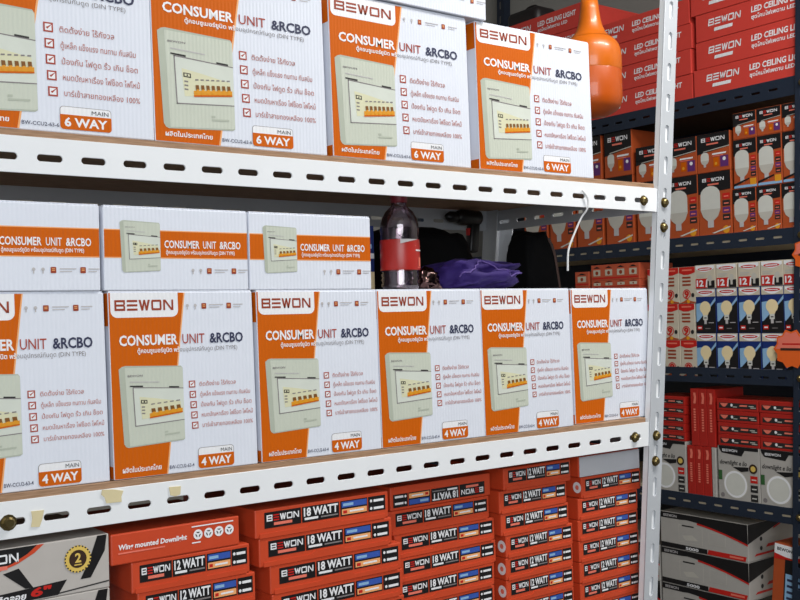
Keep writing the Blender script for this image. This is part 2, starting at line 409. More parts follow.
CHECK = ['ติดตั้งง่าย ไร้กังวล', 'ตู้เหล็ก แข็งแรง ทนทาน กันสนิม', 'ป้องกัน ไฟดูด รั่ว เกิน ช็อต', 'หมดปัญหาเรื่อง ไฟช็อต ไฟไหม้', 'บาร์เข้าสายทองเหลือง 100%']
CH_W = [.27, .375, .38, .385, .38]
def consumer_parts(W_, H_, way, dev, chk, badge, D_):
    X = lambda a: (a - .5) * W_
    Zv = lambda b: (1 - b) * H_
    P = lambda *q: [(X(a), Zv(b)) for a, b in q]
    out = []
    k = Ink(); k.poly(P((.004, .004), (.503, .004), (.44, .41), (.345, .996), (.004, .996)), M_orange, 0)
    k.rr(X(.014), Zv(.137), X(.462), Zv(.004), .008, M_pwhite, 1, 'ab')
    k.poly(P((.503, .004), (.512, .004), (.449, .41), (.354, .996), (.345, .996), (.44, .41)), M_peach, 1)
    k.text('ผลิตในประเทศไทย', X(.055), Zv(.966), H_ * .026, M_pwhite, 3, X(.31), bold=.02)
    out.append(('orange_panel', k.build('orange_panel')))
    k = Ink(); k.logo(X(.04), Zv(.1), X(.43), Zv(.042), M_logo, 3); out.append(('brand_logo', k.build('brand_logo')))
    k = Ink()
    k.text('CONSUMER', X(.062), Zv(.287), H_ * .056, M_pwhite, 3, X(.452), bold=.028)
    k.text('UNIT', X(.484), Zv(.287), H_ * .056, M_brick, 3, X(.64), bold=.006)
    k.text('&RCBO', X(.676), Zv(.287), H_ * .056, M_navy, 3, X(.92), bold=.026)
    out.append(('title_lettering', k.build('title_lettering'))); k = Ink()
    k.text('ตู้คอนซูเมอร์ยูนิต พร้', X(.178), Zv(.33), H_ * .024, M_pwhite, 3, X(.462), bold=.02)
    k.text('อมอุปกรณ์กันดูด (DIN TYPE)', X(.464), Zv(.33), H_ * .024, M_grey, 3, X(.875))
    out.append(('subtitle_lettering', k.build('subtitle_lettering'))); k = Ink()
    icons(k, .522, .093, 1.0, W_=W_, H_=H_)
    out.append(('icon_row', k.build('icon_row')))
    k = Ink(); device(k, W_, H_, *dev, 7 if way == 6 else 5); out.append(('device_picture', k.build('device_picture')))
    k = Ink(); u0, v0, dv = chk; s = .0085 * (W_ / .19)
    for i, t in enumerate(CHECK):
        z = Zv(v0 + i * dv + .04); x = X(u0 + .003 * i)
        k.rect(x, z, x + s, z + s, M_brick, 1); k.rect(x + s * .16, z + s * .16, x + s * .84, z + s * .84, M_pwhite, 2)
        k.poly([(x + s * .25, z + s * .5), (x + s * .4, z + s * .3), (x + s * 1.0, z + s * .95), (x + s * .42, z + s * .55)], M_brick, 3)
        k.text(t, x + s * 1.65, z + s * .15, s * .62, M_ink, 2, x + s * 1.65 + CH_W[i] * W_ * .97, bold=.004)
    out.append(('checklist', k.build('checklist')))
    k = Ink(); u0, u1, v0, v1 = badge
    k.rr(X(u0), Zv(v1), X(u1), Zv(v0), .004, M_grey, 1); k.rr(X(u0) + .0006, Zv(v1), X(u1) - .0006, Zv(v0) - .0006, .0036, M_pwhite, 2)
    vm = v0 + .36 * (v1 - v0)
    k.rr(X(u0), Zv(v1), X(u1), Zv(vm), .004, M_orange, 3, 'ab')
    k.text('%d WAY' % way, X(u0 + .02), Zv(v1 - .016), (v1 - vm - .03) * H_, M_pwhite, 4, X(u1 - .02), bold=.03)
    k.text('MAIN', X(u1 - .095), Zv(vm - .008), .022 * H_, M_dark, 4, X(u1 - .014))
    k.text('BW-CCU2-63-%d' % way, X(.365), Zv(.972), .02 * H_, M_navy, 3, X(.535), bold=.01)
    out.append(('way_badge', k.build('way_badge')))
    # left side sheet
    k = Ink()
    k.rect(-D_ + .001, .001, -.001, H_ * .07, M_orange, 0)
    k.v = [(-W_ / 2 + y, -x, z) for x, y, z in k.v]; out.append(('lower_side_band', k.build('lower_side_band'))); k = Ink()
    k.rect(-D_ + .001, H_ * .82, -.001, H_ - .001, M_orange, 0)
    k.logo(-D_ * .8, H_ * .88, -D_ * .2, H_ * .94, M_pwhite, 2)
    k.v = [(-W_ / 2 + y, -x, z) for x, y, z in k.v]
    out.append(('side_print', k.build('side_print')))
    # taped lid flaps on top, meeting in the middle
    bm = bmesh.new(); bm_box(bm, -W_ / 2 + .001, W_ / 2 - .001, .001, D_ / 2 - .0008, H_, H_ + .0016, .0004); out.append(('lid_flap', mesh_of('lid_flap', bm, M_white)))
    bm = bmesh.new(); bm_box(bm, -W_ / 2 + .001, W_ / 2 - .001, D_ / 2 + .0008, D_ - .001, H_, H_ + .0016, .0004); out.append(('lid_flap', mesh_of('lid_flap', bm, M_white)))
    return out
SH = .016
W4, H4, D4 = .1885, .2185, .095
body4 = carton('consumer_unit_box', W4, D4, H4, M_white)
def racked(body, parts):
    """tall cartons have racked a little out of square under their load"""
    for me in [body] + [p[1] for p in parts]:
        for v in me.vertices: v.co.x -= SH * (v.co.z - .09)
    return parts
parts4 = consumer_parts(W4, H4, 4, (.052, .478, .4, .835), (.518, .494, .0575), (.565, .822, .872, .988), D4); racked(body4, parts4)
W6, H6, D6 = .246, .2225, .11
body6 = carton('consumer_unit_box', W6, D6, H6, M_white)
parts6 = consumer_parts(W6, H6, 6, (.03, .44, .38, .925), (.478, .452, .0815), (.54, .785, .862, .98), D6); racked(body6, parts6)
row4 = [(.0305, 'cut off at the left edge'), (.223, 'second from the left'), (.4175, 'third from the left'),
        (.6065, 'under the water bottle'), (.796, 'under the purple bag'), (1.0, 'beside the white post')]
ys = [.006, .003, .003, .002, .002, .0125]
for i, (x, t) in enumerate(row4):
    place('consumer_unit_box', body4, parts4, (x, ys[i], Z2 + .0004), 'orange and white 4 WAY box on the middle shelf, ' + t, 'box', 'four way boxes standing on the middle shelf', rz=random.uniform(-.008, .008))
row6 = [(.0645, 'cut off at the left edge'), (.3115, 'second from the left'), (.567, 'carrying a lying box'), (.831, 'before the hanging lamp')]
for i, (x, t) in enumerate(row6):
    place('consumer_unit_box', body6, parts6, (x, .004, Z1 + .0006), 'orange and white 6 WAY box on the top shelf, ' + t, 'box', 'six way boxes standing on the top shelf', rz=(-.006, .0, .004, -.012)[i], tilt=0)
# boxes lying on their backs: 95 mm high
def lying_parts(W_, h, d):
    X = lambda a: (a - .5) * W_
    Zv = lambda b: (1 - b) * h
    out = []
    k = Ink(); k.rect(X(.004), Zv(.6), X(.996), Zv(.28), M_orange, 0); k.rect(X(.004), Zv(.612), X(.996), Zv(.6), M_peach, 0); k.rect(X(.004), Zv(.28), X(.996), Zv(.268), M_peach, 0); out.append(('orange_band', k.build('orange_band')))
    k = Ink(); device(k, W_, h, .105, .372, .165, .785, 5); out.append(('device_picture', k.build('device_picture')))
    k = Ink(); k.text('CONSUMER', X(.4), Zv(.48), h * .095, M_pwhite, 3, X(.645), bold=.02); k.text('UNIT', X(.67), Zv(.48), h * .095, M_pwhite, 3, X(.765), bold=.01); k.text('&RCBO', X(.79), Zv(.48), h * .095, M_pwhite, 3, X(.945), bold=.02)
    out.append(('title_lettering', k.build('title_lettering'))); k = Ink()
    k.text('ตู้คอนซูเมอร์ยูนิต พร้อมอุปกรณ์กันดูด (DIN TYPE)', X(.41), Zv(.555), h * .045, M_pwhite, 3, X(.9), bold=.015); out.append(('subtitle_lettering', k.build('subtitle_lettering')))
    k = Ink(); icons(k, .59, .79, 1.0, W_=W_, H_=h); out.append(('icon_row', k.build('icon_row')))
    bm = bmesh.new(); bm_box(bm, -W_ / 2 + .001, W_ / 2 - .001, .001, d - .001, h, h + .0015, .0004); out.append(('lid_flap', mesh_of('lid_flap', bm, M_white)))
    return out
HL, DL = .0985, .20
bodyL = carton('lying_unit_box', W4, DL, HL, M_white); partsL = lying_parts(W4, HL, DL)
ztop4 = Z2 + H4 + .0024
for x, t in ((.0245, 'cut off at the left edge'), (.2175, 'middle of three'), (.4085, 'next to the bottle')):
    place('consumer_unit_box', bodyL, partsL, (x, .004, ztop4), 'white orange-banded box lying on the 4 WAY boxes, ' + t, 'box', 'boxes lying on the four way boxes', rz=random.uniform(-.006, .006))
bodyT = carton('lying_unit_box_top', W6, .20, .105, M_white); partsT = lying_parts(W6, .105, .20)
place('consumer_unit_box', bodyT, partsT, (.602, .000, Z1 + H6 + .0036), 'white box lying on a 6 WAY box, cut off at the top edge', 'box', tilt=.004)

# ------------------------------------------------------------------ red downlight boxes on the lowest shelf
def watt_print(w, h, watt, flip=False):
    X = lambda a: (a - .5) * w
    Zv = lambda b: (1 - b) * h
    k = Ink()
    k.rect(X(.065), Zv(.68), X(.325), Zv(.12), M_black, 1); k.logo(X(.08), Zv(.44), X(.31), Zv(.22), M_pwhite, 3, ered=M_rprint); k.rect(X(.13), Zv(.6), X(.26), Zv(.5), M_pink, 3)
    k.rect(X(.333), Zv(.68), X(.61), Zv(.12), M_black, 1); k.text('%d WATT' % watt, X(.345), Zv(.46), h * .3, M_pwhite, 3, X(.6), bold=.032)
    k.rect(X(.35), Zv(.6), X(.45), Zv(.52), M_pwhite, 3); k.rect(X(.47), Zv(.59), X(.6), Zv(.54), M_grey, 3)
    k.rect(X(.62), Zv(.68), X(.83), Zv(.12), M_black, 1); k.rect(X(.63), Zv(.37), X(.825), Zv(.16), M_blue, 2); k.rect(X(.63), Zv(.63), X(.825), Zv(.43), M_peach, 2)
    k.rect(X(.64), Zv(.32), X(.72), Zv(.22), M_sky, 3); k.rect(X(.64), Zv(.59), X(.67), Zv(.48), M_rprint, 3); k.rect(X(.69), Zv(.56), X(.8), Zv(.5), M_pwhite, 3)
    k.rect(X(.838), Zv(.68), X(.975), Zv(.12), M_black, 1)
    for v in (.22, .5):
        k.disc(X(.86), Zv(v + .06), h * .055, M_pwhite, 3, 10); k.rect(X(.88), Zv(v + .11), X(.96), Zv(v + .02), M_pwhite, 3)
    if flip: k.flip180(w, h)
    return k.build('front_print')
def tab_mesh(w, h, flip=False):
    """raised lid lip along the bottom of the front with its tuck tab in the middle"""
    bm = bmesh.new()
    pts = [(-.47 * w, .0), (.47 * w, .0), (.47 * w, .16 * h), (.12 * w, .16 * h), (.085 * w, .27 * h), (-.1 * w, .27 * h), (-.135 * w, .16 * h), (-.47 * w, .16 * h)]
    if flip: pts = [(-x, h - z) for x, z in pts]
    a = [bm.verts.new((x, -.0011, z)) for x, z in pts]; b = [bm.verts.new((x, .0004, z)) for x, z in pts]
    bm.faces.new(a); bm.faces.new(b[::-1])
    for i in range(len(a)): bm.faces.new((a[i - 1], a[i], b[i], b[i - 1]))
    bmesh.ops.recalc_face_normals(bm, faces=bm.faces)
    return mesh_of('tuck_flap', bm, M_red)
def side_dot(w, d, h):
    k = Ink(); k.disc(-d * .06, h * .5, h * .27, M_pwhite, 2, 16); k.disc(-d * .06, h * .5, h * .12, M_pink, 3, 10)
    k.v = [(-w / 2 + y, -x, z) for x, y, z in k.v]
    return k.build('recycling_mark')
def watt_kit(w, d, h, watt):
    b = carton('downlight_box_%d' % watt, w, d, h, M_red, .0016)
    return dict(body=b, n=[('front_print', watt_print(w, h, watt)), ('tuck_flap', tab_mesh(w, h))], f=[('front_print', watt_print(w, h, watt, True)), ('tuck_flap', tab_mesh(w, h, True))], dot=('recycling_mark', side_dot(w, d, h)), w=w, h=h)
K18 = watt_kit(.209, .21, .0352, 18); K12 = watt_kit(.156, .158, .0335, 12); K18n = watt_kit(.191, .2, .0335, 18); K12n = watt_kit(.147, .15, .0335, 12)
ORD = ['topmost', 'second from the top', 'third from the top', 'fourth from the top', 'fifth from the top', 'sixth from the top', 'seventh from the top', 'eighth from the top', 'ninth from the top', 'tenth from the top']
def stack(kit, lefts, y, ztop, pitch, what, where, group, flips=(), dots=(), bottom=Z3):
    """boxes listed top down by the X of their left edge; the unseen lowest ones take up the remaining height"""
    n = len(lefts); z = ztop
    for i, xl in enumerate(lefts):
        z -= pitch
        parts = list(kit['f'] if i in flips else kit['n'])
        if i in dots: parts.append(kit['dot'])
        place('downlight_box', kit['body'], parts, (xl + kit['w'] / 2, y, z + .0001), 'red %s downlight box, %s of the %s' % (what, ORD[i], where), 'box', group, rz=random.uniform(-.004, .004), sz=(pitch - .0004) / kit['h'])
    left = z - bottom; m = max(1, round(left / pitch)); p2 = left / m
    for j in range(m):
        z -= p2
        place('downlight_box', kit['body'], kit['n'], (lefts[-1] + kit['w'] / 2 + random.uniform(-.003, .003), y, z + .0001), 'red %s downlight box, %s of the %s' % (what, ORD[n + j], where), 'box', group, sz=(p2 - .0004) / kit['h'])
stack(K18, [.313, .318, .333, .335], .004, 1.2495, .0368, '18 watt', 'left 18 watt stack', 'left 18 watt downlight boxes')
stack(K18n, [.546, .542, .552, .554, .549, .549], .032, 1.2475, .0342, '18 watt', 'right 18 watt stack', 'right 18 watt downlight boxes', flips=(0,))
stack(K12n, [.757, .7465, .7495, .758, .757, .757, .757], .024, 1.2525, .0345, '12 watt', 'middle 12 watt stack', 'middle 12 watt downlight boxes', dots=(3, 4, 5))
stack(K12n, [.931, .922, .921, .922, .922, .922, .922], .027, 1.2185, .0345, '12 watt', 'post-side 12 watt stack', 'post side 12 watt downlight boxes', dots=(0,))
stack(K12, [.148, .155, .153], .003, 1.2105, .0368, '12 watt', 'leftmost 12 watt stack', 'left 12 watt downlight boxes')
# opened 12 W box with its pale inner tray turned outwards, top of right stack
w, d, h = .15, .158, .034
bm = bmesh.new(); bm_box(bm, -w / 2, w / 2, 0, d, 0, h, .0014); bodyO = mesh_of('opened_box', bm, M_red)
kt = Ink(); kt.rect(-w / 2 + .004, .001, w / 2 - .001, h - .001, M_lgrey, 1); kt.rect(-w / 2 + .02, h * .55, w / 2 - .02, h * .58, M_grey, 2); kt.rect(-w / 2 + .004, h * .86, w / 2 - .06, h - .001, M_blue, 3); kt.rect(-w / 2 + .004, h * .86, -w / 2 + .03, h - .001, M_amber, 4)
bm = bmesh.new(); bm_box(bm, -w / 2 + .002, w / 2 - .001, -.002, .0, .0005, h - .001, .0005); 
place('downlight_box', bodyO, [('pale_back_panel', mesh_of('pale_back_panel', bm, mat('pale_silver_card', (196, 198, 204), .4))), ], (.931 + w / 2 - .006, .027, 1.2190), 'red downlight box showing its pale grey back, topmost beside the white post', 'box')
# "Wing mounted Downlight" box turned side on
w, d, h = .1665, .17, .036
k = Ink(); X = lambda a: (a - .5) * w
k.text('Wing mounted Downlight', X(.05), h * .48, h * .17, M_pwhite, 2, X(.57), bold=.03, skew=.1); k.rect(X(.05), h * .34, X(.4), h * .39, M_pink, 2)
k.rect(X(.61), h * .84, X(.95), h * .88, M_pwhite, 2); k.rect(X(.61), h * .3, X(.68), h * .34, M_pwhite, 2)
for i in range(4):
    cx = X(.66 + .085 * i); k.disc(cx, h * .58, h * .17, M_pwhite, 2, 18)
    for a in (90, 210, 330):
        k.poly([(cx + h * .1 * math.cos(math.radians(a + q)) * r, h * .58 + h * .1 * math.sin(math.radians(a + q)) * r) for q, r in ((-40, 1.1), (35, 1.1), (35, .6), (-40, .6))], M_dark, 3)
place('wing_downlight_box', carton('wing_downlight_box', w, d, h, M_red, .0016), [('front_print', k.build('front_print'))], (.1235 + w / 2, .002, 1.2106), 'flat red box lettered Wing mounted Downlight, on top of leftmost 12 watt stack', 'box', rz=.01)
# black and white 6 inch downlight boxes at far left
w, d, h = .17, .17, .0612
def six_print():
    k = Ink(); X = lambda a: (a - .5) * w; Zv = lambda b: (1 - b) * h
    P = lambda *q: [(X(a), Zv(b)) for a, b in q]
    k.poly(P((.01, .01), (.52, .01), (.46, .14), (.36, .28), (.2, .4), (.01, .45)), M_black, 1)
    k.poly(P((.52, .01), (.565, .01), (.5, .15), (.39, .3), (.22, .43), (.2, .4), (.36, .28), (.46, .14)), M_red, 2)
    k.logo(X(.06), Zv(.26), X(.4), Zv(.1), M_pwhite, 3); k.rect(X(.1), Zv(.37), X(.33), Zv(.3), M_pink, 3)
    k.poly(P((.3, .44), (.4, .38), (.49, .76), (.44, .76)), M_black, 1)
    k.poly(P((.92, .01), (.985, .01), (.97, .3), (.87, .76), (.8, .76), (.86, .45)), M_black, 1)
    k.poly(P((.01, .82), (.3, .79), (.71, .72), (.65, .97), (.01, .99)), M_black, 2)
    k.text('ดาวน์ไลท์ติดลอย', X(.03), Zv(.94), h * .11, M_pwhite, 4, X(.44), bold=.03, skew=.15); k.text('6"', X(.47), Zv(.92), h * .15, M_rprint, 4, X(.6), bold=.04, skew=.15)
    cx, cz = X(.785), Zv(.38)
    k.ring(cx, cz, h * .16, h * .225, M_gold, 3); k.disc(cx, cz, h * .165, M_brown, 3, 24); k.ring(cx, cz, h * .215, h * .25, M_dark, 2)
    for i in range(24):
        a = 2 * PI * i / 24; k.poly([(cx + h * r * math.cos(a + o), cz + h * r * math.sin(a + o)) for r, o in ((.222, -.06), (.25, -.06), (.25, .06), (.222, .06))], M_gold, 4)
    k.text('2', cx - h * .055, cz - h * .06, h * .17, M_gold, 5, cx + h * .06, bold=.03); k.rect(cx - h * .07, cz - h * .115, cx + h * .07, cz - h * .095, M_gold, 5)
    k.poly(P((.62, .94), (.995, .86), (.995, .885), (.62, .965)), M_dark, 1)
    return k.build('front_print')
b6 = carton('six_inch_downlight_box', w, d, h, mat('silver_grey_carton', (186, 180, 174), .4), .0012); p6 = [('front_print', six_print())]
z = 1.2495 - h
for i, nm in enumerate(('topmost', 'second from the top', 'third from the top', 'fourth from the top', 'lowest, on the board')):
    zz = Z3 + (4 - i) * ((1.2495 - Z3) / 5)
    place('surface_downlight_box', b6, p6, (.121 - w / 2, .001, zz + .0002), 'black, white and grey downlight box with gold badge, far left, %s' % nm, 'box', 'black and white downlight boxes', sz=((1.2495 - Z3) / 5 - .0004) / h)

# ------------------------------------------------------------------ small things on the middle shelf
zb = ztop4
# water bottle
def clear(name, rgb, alpha):
    m = bpy.data.materials.new(name); m.use_nodes = True; nt = m.node_tree; b = nt.nodes['Principled BSDF']
    tr = nt.nodes.new('ShaderNodeBsdfTransparent'); tr.inputs[0].default_value = [lin(c) for c in rgb] + [1]
    mx = nt.nodes.new('ShaderNodeMixShader'); fr = nt.nodes.new('ShaderNodeFresnel'); fr.inputs[0].default_value = 1.6
    b = nt.nodes.new('ShaderNodeBsdfGlossy'); b.inputs['Roughness'].default_value = 0.1; b.inputs['Color'].default_value = [lin(c) for c in rgb] + [1]
    mt = nt.nodes.new('ShaderNodeMath'); mt.operation = 'ADD'; mt.inputs[1].default_value = alpha; mt.use_clamp = True
    nt.links.new(fr.outputs[0], mt.inputs[0]); nt.links.new(mt.outputs[0], mx.inputs[0])
    nt.links.new(tr.outputs[0], mx.inputs[1]); nt.links.new(b.outputs[0], mx.inputs[2]); nt.links.new(mx.outputs[0], nt.nodes['Material Output'].inputs[0])
    return m
M_pet = clear('clear_bottle_plastic', (236, 226, 232), .10)
r = .0345
prof = [(0, .006), (.012, .004), (.022, 0), (.029, .0), (.0325, .004)]
for i in range(5): prof += [(r, .009 + .0075 * i), (r - .0028, .0125 + .0075 * i)]
prof += [(r - .0008, .047), (r - .0008, .092), (r, .096), (.0335, .104), (.0305, .114), (.0245, .124), (.0165, .131), (.0135, .134), (.0135, .142)]
bt = obj('water_bottle', lathe('water_bottle', prof, M_pet, 40), None, (.5945, .058, zb)); bt.scale = (.84, .84, .93); tag(bt, 'clear plastic water bottle with a red label standing on the 4 WAY boxes', 'bottle')
M_lab = mat('red_bottle_label', (168, 38, 32), .35, noise=.04)
obj('label', lathe('label', [(r + .0003, .031), (r + .0006, .032), (r + .0006, .078), (r + .0003, .079)], M_lab, 40), bt)
kl = Ink()
def wrap(ink, rad, a0):
    ink.v = [(math.sin(a0 + x / rad) * (rad + -y), -math.cos(a0 + x / rad) * (rad + -y), z) for x, y, z in ink.v]
for i in range(8): kl.rect(-.004 + i * .0026, .0605, -.0018 + i * .0026, .0628, M_pwhite, 2)
for i in range(4): kl.rect(.004 + i * .0022, .037, .0058 + i * .0022, .051, M_pink, 2)
kl.rect(.0, .0345, .014, .0355, M_pink, 2); kl.rect(-.006, .0685, .016, .0692, M_pink, 2)
for i in range(12): kl.poly([(-.034 + i * .003, .079), (-.031 + i * .003, .079), (-.031 + i * .003, .072 + .0006 * (i + 1)), (-.034 + i * .003, .072 + .0006 * i)], M_lgrey, 1)
wrap(kl, r + .0008, .35); obj('label_print', kl.build('label_print'), bt)
obj('cap', lathe('cap', [(0, .153), (.012, .153), (.0148, .151), (.0152, .148), (.0152, .139), (.0142, .138)], mat('maroon_cap_plastic', (120, 34, 44), .35), 28), bt)
# purple bag: crumpled cloth heap with pale piping
M_bag = mat('purple_bag_cloth', (38, 12, 92), .8, noise=.15, nscale=25)
def heap(name, sx, sy, sz, m, peaks=(), sub=4, seed=1, boxy=.45, crease=.12):
    rnd = random.Random(seed); bm = bmesh.new(); bmesh.ops.create_icosphere(bm, subdivisions=sub, radius=1)
    dirs = [(Vector((rnd.uniform(-1, 1), rnd.uniform(-1, 1), rnd.uniform(-.6, 1))).normalized(), rnd.uniform(.3, 1), rnd.uniform(4, 9), rnd.uniform(0, 6)) for _ in range(9)]
    for v in bm.verts:
        d = v.co.normalized(); f = 1.0
        for q, a, fr, ph in dirs: f += crease * a * (abs(math.sin(fr * d.dot(q) + ph)) - .5)
        p = Vector([math.copysign(abs(c) ** boxy, c) for c in d]) * f
        for (q, h, s) in peaks:
            q = Vector(q).normalized(); t = max(0, d.dot(q)); p += q * h * t ** s
        z = (p.z + 1) * sz / 2
        v.co = (p.x * sx / 2, p.y * sy / 2, max(0, z))
    return mesh_of(name, bm, m, smooth=True)
pb = obj('purple_bag', heap('purple_bag', .132, .12, .038, M_bag, peaks=[((.8, -.3, .7), .75, 18), ((-.35, -.5, .85), .5, 8), ((.2, 0, .95), .2, 12)], seed=5, boxy=.7, crease=.16), None, (.75, .105, zb)); tag(pb, 'crumpled purple cloth bag lying on the 4 WAY boxes', 'bag')
M_pipe = mat('lilac_bag_piping', (84, 62, 132), .6)
from mathutils.bvhtree import BVHTree
def surf_line(me, pts, n=14):
    bv = BVHTree.FromPolygons([v.co.copy() for v in me.vertices], [tuple(p.vertices) for p in me.polygons]); out = []
    for a, b in zip(pts, pts[1:]):
        for i in range(n):
            p = Vector(a).lerp(Vector(b), i / n); q, nn, _, _ = bv.find_nearest(p)
            out.append(tuple(q + nn * .0006))
    return out
for pts in ([(-.075, -.08, .012), (-.045, -.08, .03), (-.01, -.06, .045), (.04, -.075, .025), (.08, -.08, .005)], [(-.02, -.06, .045), (.04, -.03, .05), (.09, -.03, .04)]):
    obj('piping', tube_mesh('piping', surf_line(pb.data, pts), .0011, M_pipe, 2), pb)
# black bags behind
M_blk = mat('black_bag_cloth', (8, 8, 9), .85, noise=.2, nscale=20, spec=.15)
b1 = obj('black_bag', heap('black_bag', .22, .12, .118, M_blk, seed=11, boxy=.4, crease=.04), None, (.79, .285, Z2 + .0006))
b1.data.transform(Matrix.Diagonal((1, 1, 2.78, 1)))
tag(b1, 'large black cloth bag slumped behind the bottle and purple bag', 'bag')
b2 = obj('black_backpack', heap('black_backpack', .062, .07, .325, M_blk, seed=21, boxy=.38, crease=.03), None, (.995, .2, Z2 + .0006)); tag(b2, 'tall black backpack at the right end of the middle shelf behind the boxes', 'backpack')
for v in b2.data.vertices: v.co.x += .16 * (.32 - v.co.z) * (1 if v.co.x > 0 else 0)
M_strap = mat('brown_webbing', (74, 52, 44), .7)
obj('strap', tube_mesh('strap', surf_line(b2.data, [(.03, -.04, .32), (.04, -.04, .28), (.06, -.04, .2)]), .003, M_strap, 2), b2)
# small blue and cream carton and crumpled film
k = Ink(); k.rect(-.024, .001, .024, .03, M_bulby, 1); k.rect(-.024, .05, .024, .058, M_pwhite, 1); k.rect(-.02, .065, .02, .072, M_sky, 1)
place('small_carton', carton('small_carton', .05, .03, .1, M_dblue), [('front_print', k.build('front_print'))], (.566, .118, zb), 'small blue and cream carton half hidden behind the water bottle', 'box')
M_film = clear('crumpled_clear_film', (150, 120, 116), .25)
cf = obj('crumpled_wrapper', heap('crumpled_wrapper', .026, .025, .026, M_film, seed=3, boxy=.9, crease=.5, sub=3), None, (.64, .055, zb)); tag(cf, 'crumpled clear plastic wrapper to the right of the water bottle', 'wrapper')
# drill hung on the rear beam
M_tool = mat('black_tool_plastic', (16, 16, 18), .4)
dr = obj('cordless_drill', None, None, (1.012, .405, 1.672)); dr.scale = (.8, .8, .8); tag(dr, 'black pistol-grip drill hanging from the rear beam beside the rear post', 'drill')
def rot_y(me, a): me.transform(Matrix.Rotation(a, 4, 'Y')); return me
obj('motor_housing', rot_y(lathe('motor_housing', [(0, -.04), (.014, -.039), (.0185, -.034), (.0195, -.01), (.0195, .022), (.016, .03), (.014, .036), (0, .036)], M_tool, 20), -PI / 2), dr, (.0, -.022, .012))
obj('chuck', rot_y(lathe('chuck', [(.012, 0), (.0135, .003), (.0135, .02), (.008, .03), (.004, .034), (0, .034)], mat('dark_chuck_steel', (50, 50, 52), .35, .8), 16), -PI / 2), dr, (-.036, -.022, .012))
bm = bmesh.new(); bm_box(bm, -.013, .015, -.012, .012, -.075, 0, .006); me = mesh_of('grip', bm, M_tool, smooth=True)
for v in me.vertices: v.co.x += -.12 * v.co.z * -1
obj('grip', me, dr, (.018, -.022, .0))
obj('trigger', box_mesh('trigger', -.008, .0, -.006, .006, -.028, -.01, mat('red_trigger_plastic', (190, 24, 20), .4), .002), dr, (.006, -.022, -.004))
# white cord hooked through the front beam
cd = obj('loose_string', tube_mesh('loose_string', [(.9205, -.003, 1.687), (.929, -.0055, 1.679), (.9325, -.0055, 1.668), (.9305, -.004, 1.655), (.927, .006, 1.645), (.912, .01, 1.615), (.902, .012, 1.595), (.8985, .012, 1.58), (.898, .012, 1.557)], .0017, mat('white_cord_plastic', (225, 225, 225), .5)))
tag(cd, 'thin white string hanging from the top shelf beam near its right end', 'string')

# ------------------------------------------------------------------ orange lamp hanging in the aisle
M_lampo = mat('orange_lamp_plastic', (214, 106, 8), .36, noise=.03, coat=.3)
M_lampd = mat('deep_orange_lamp_plastic', (196, 84, 4), .38, noise=.03, coat=.3)
ol = obj('hanging_lamp', lathe('hanging_lamp', [(.034, .0685), (.042, .066), (.049, .061), (.056, .052), (.0605, .041), (.0625, .028), (.0625, -.002), (.0618, -.004)], M_lampo, 40)); ol.location = (1.284, .3, 1.988)
# cap (dome) is the thing's own mesh; neck, body, socket and cord are parts
obj('lamp_body', lathe('lamp_body', [(.0612, -.003), (.0622, -.006), (.0622, -.06), (.0595, -.073), (.052, -.084), (.034, -.094), (0, -.097)], M_lampd, 40), ol)
obj('neck', lathe('neck', [(.044, .0652), (.037, .0705), (.031, .078), (.026, .09), (.0225, .103), (.0195, .125), (.017, .15), (0, .15)], M_lampo, 32), ol)
obj('socket', lathe('socket', [(.0125, .15), (.014, .152), (.014, .185), (.008, .196), (0, .196)], mat('maroon_socket', (120, 30, 20), .4), 20), ol)
obj('cord', tube_mesh('cord', [(0, 0, .19), (0, 0, 1.06)], .003, M_black), ol)
tag(ol, 'orange bottle-shaped lamp hanging on a cord beyond the last 6 WAY box', 'lamp')
# ------------------------------------------------------------------ navy rack along the right wall (its front faces -X)
FX = 2.0
navy = obj('navy_shelf_rack', None); navy.location = (2.2, .93, 0)
tag(navy, 'dark navy slotted steel rack against the right wall, filled with lamp boxes', 'shelf rack')
def nk(name, me, at): o = obj(name, me, navy); o.location = Vector(at) - Vector(navy.location); return o
RN = -PI / 2
YN0, YN1 = .272, 1.84
NL = [(2.06, 2.06, .046), (1.686, 1.686, .04), (1.306, 1.332, .04), (.986, .988, .04), (.63, .632, .04)]
pn = slotted('np', .036, 2.9, [(.018, .03 + .0552 * i) for i in range(51)], .0085, .031, M_navyst)
ps_ = box_mesh('ns', 0, .036, 0, .002, 0, 2.9, M_navyst)
npost = join_mesh('navy_post', [(pn, RZ(RN)), (ps_, T((0, -.036, 0)))], M_navyst)
for v in npost.vertices: v.co.y -= .041 * (v.co.z - 1.5)
for y in (.304, YN1): nk('post', npost, (FX - .003, y, 0))
for y in (.304, YN1): nk('post', npost, (2.404, y, 0))
for bt_, lip, hh in NL:
    ln = YN1 - .262
    f = slotted('nf', ln, hh, [(.03 + .0505 * i, hh * .48) for i in range(int((ln - .04) / .0505))], .027, .0065, M_navyst); f.transform(RZ(RN))
    nk('front_beam', f, (FX, YN1 - .0, lip - hh))
    f2 = box_mesh('nb', 0, .002, -ln, 0, 0, hh, M_navyst); nk('rear_beam', f2, (2.402, YN1, lip - hh))
    nk('shelf_board', box_mesh('nboard', .003, .40, -ln, -.001, -.016 if bt_ > 1.9 else (-.03 if lip - bt_ < .01 else -.012), 0, M_ply if bt_ < 1.9 else M_dboard), (FX, YN1, bt_))
nk('gap_shade_sheet', box_mesh('gap_shade_sheet', 2.399, 2.401, .28, YN1 - .01, .6, 2.04, M_navyst), (0, 0, 0))  # added dark sheet standing in for the shade in the gaps between boxes
nb = [nk('bolt', bolt_me, (FX - .004, .286 - .041 * (z - 1.52), z - .02)) for _, z, _ in NL]
for o in nb: o.rotation_euler = (0, 0, RN)

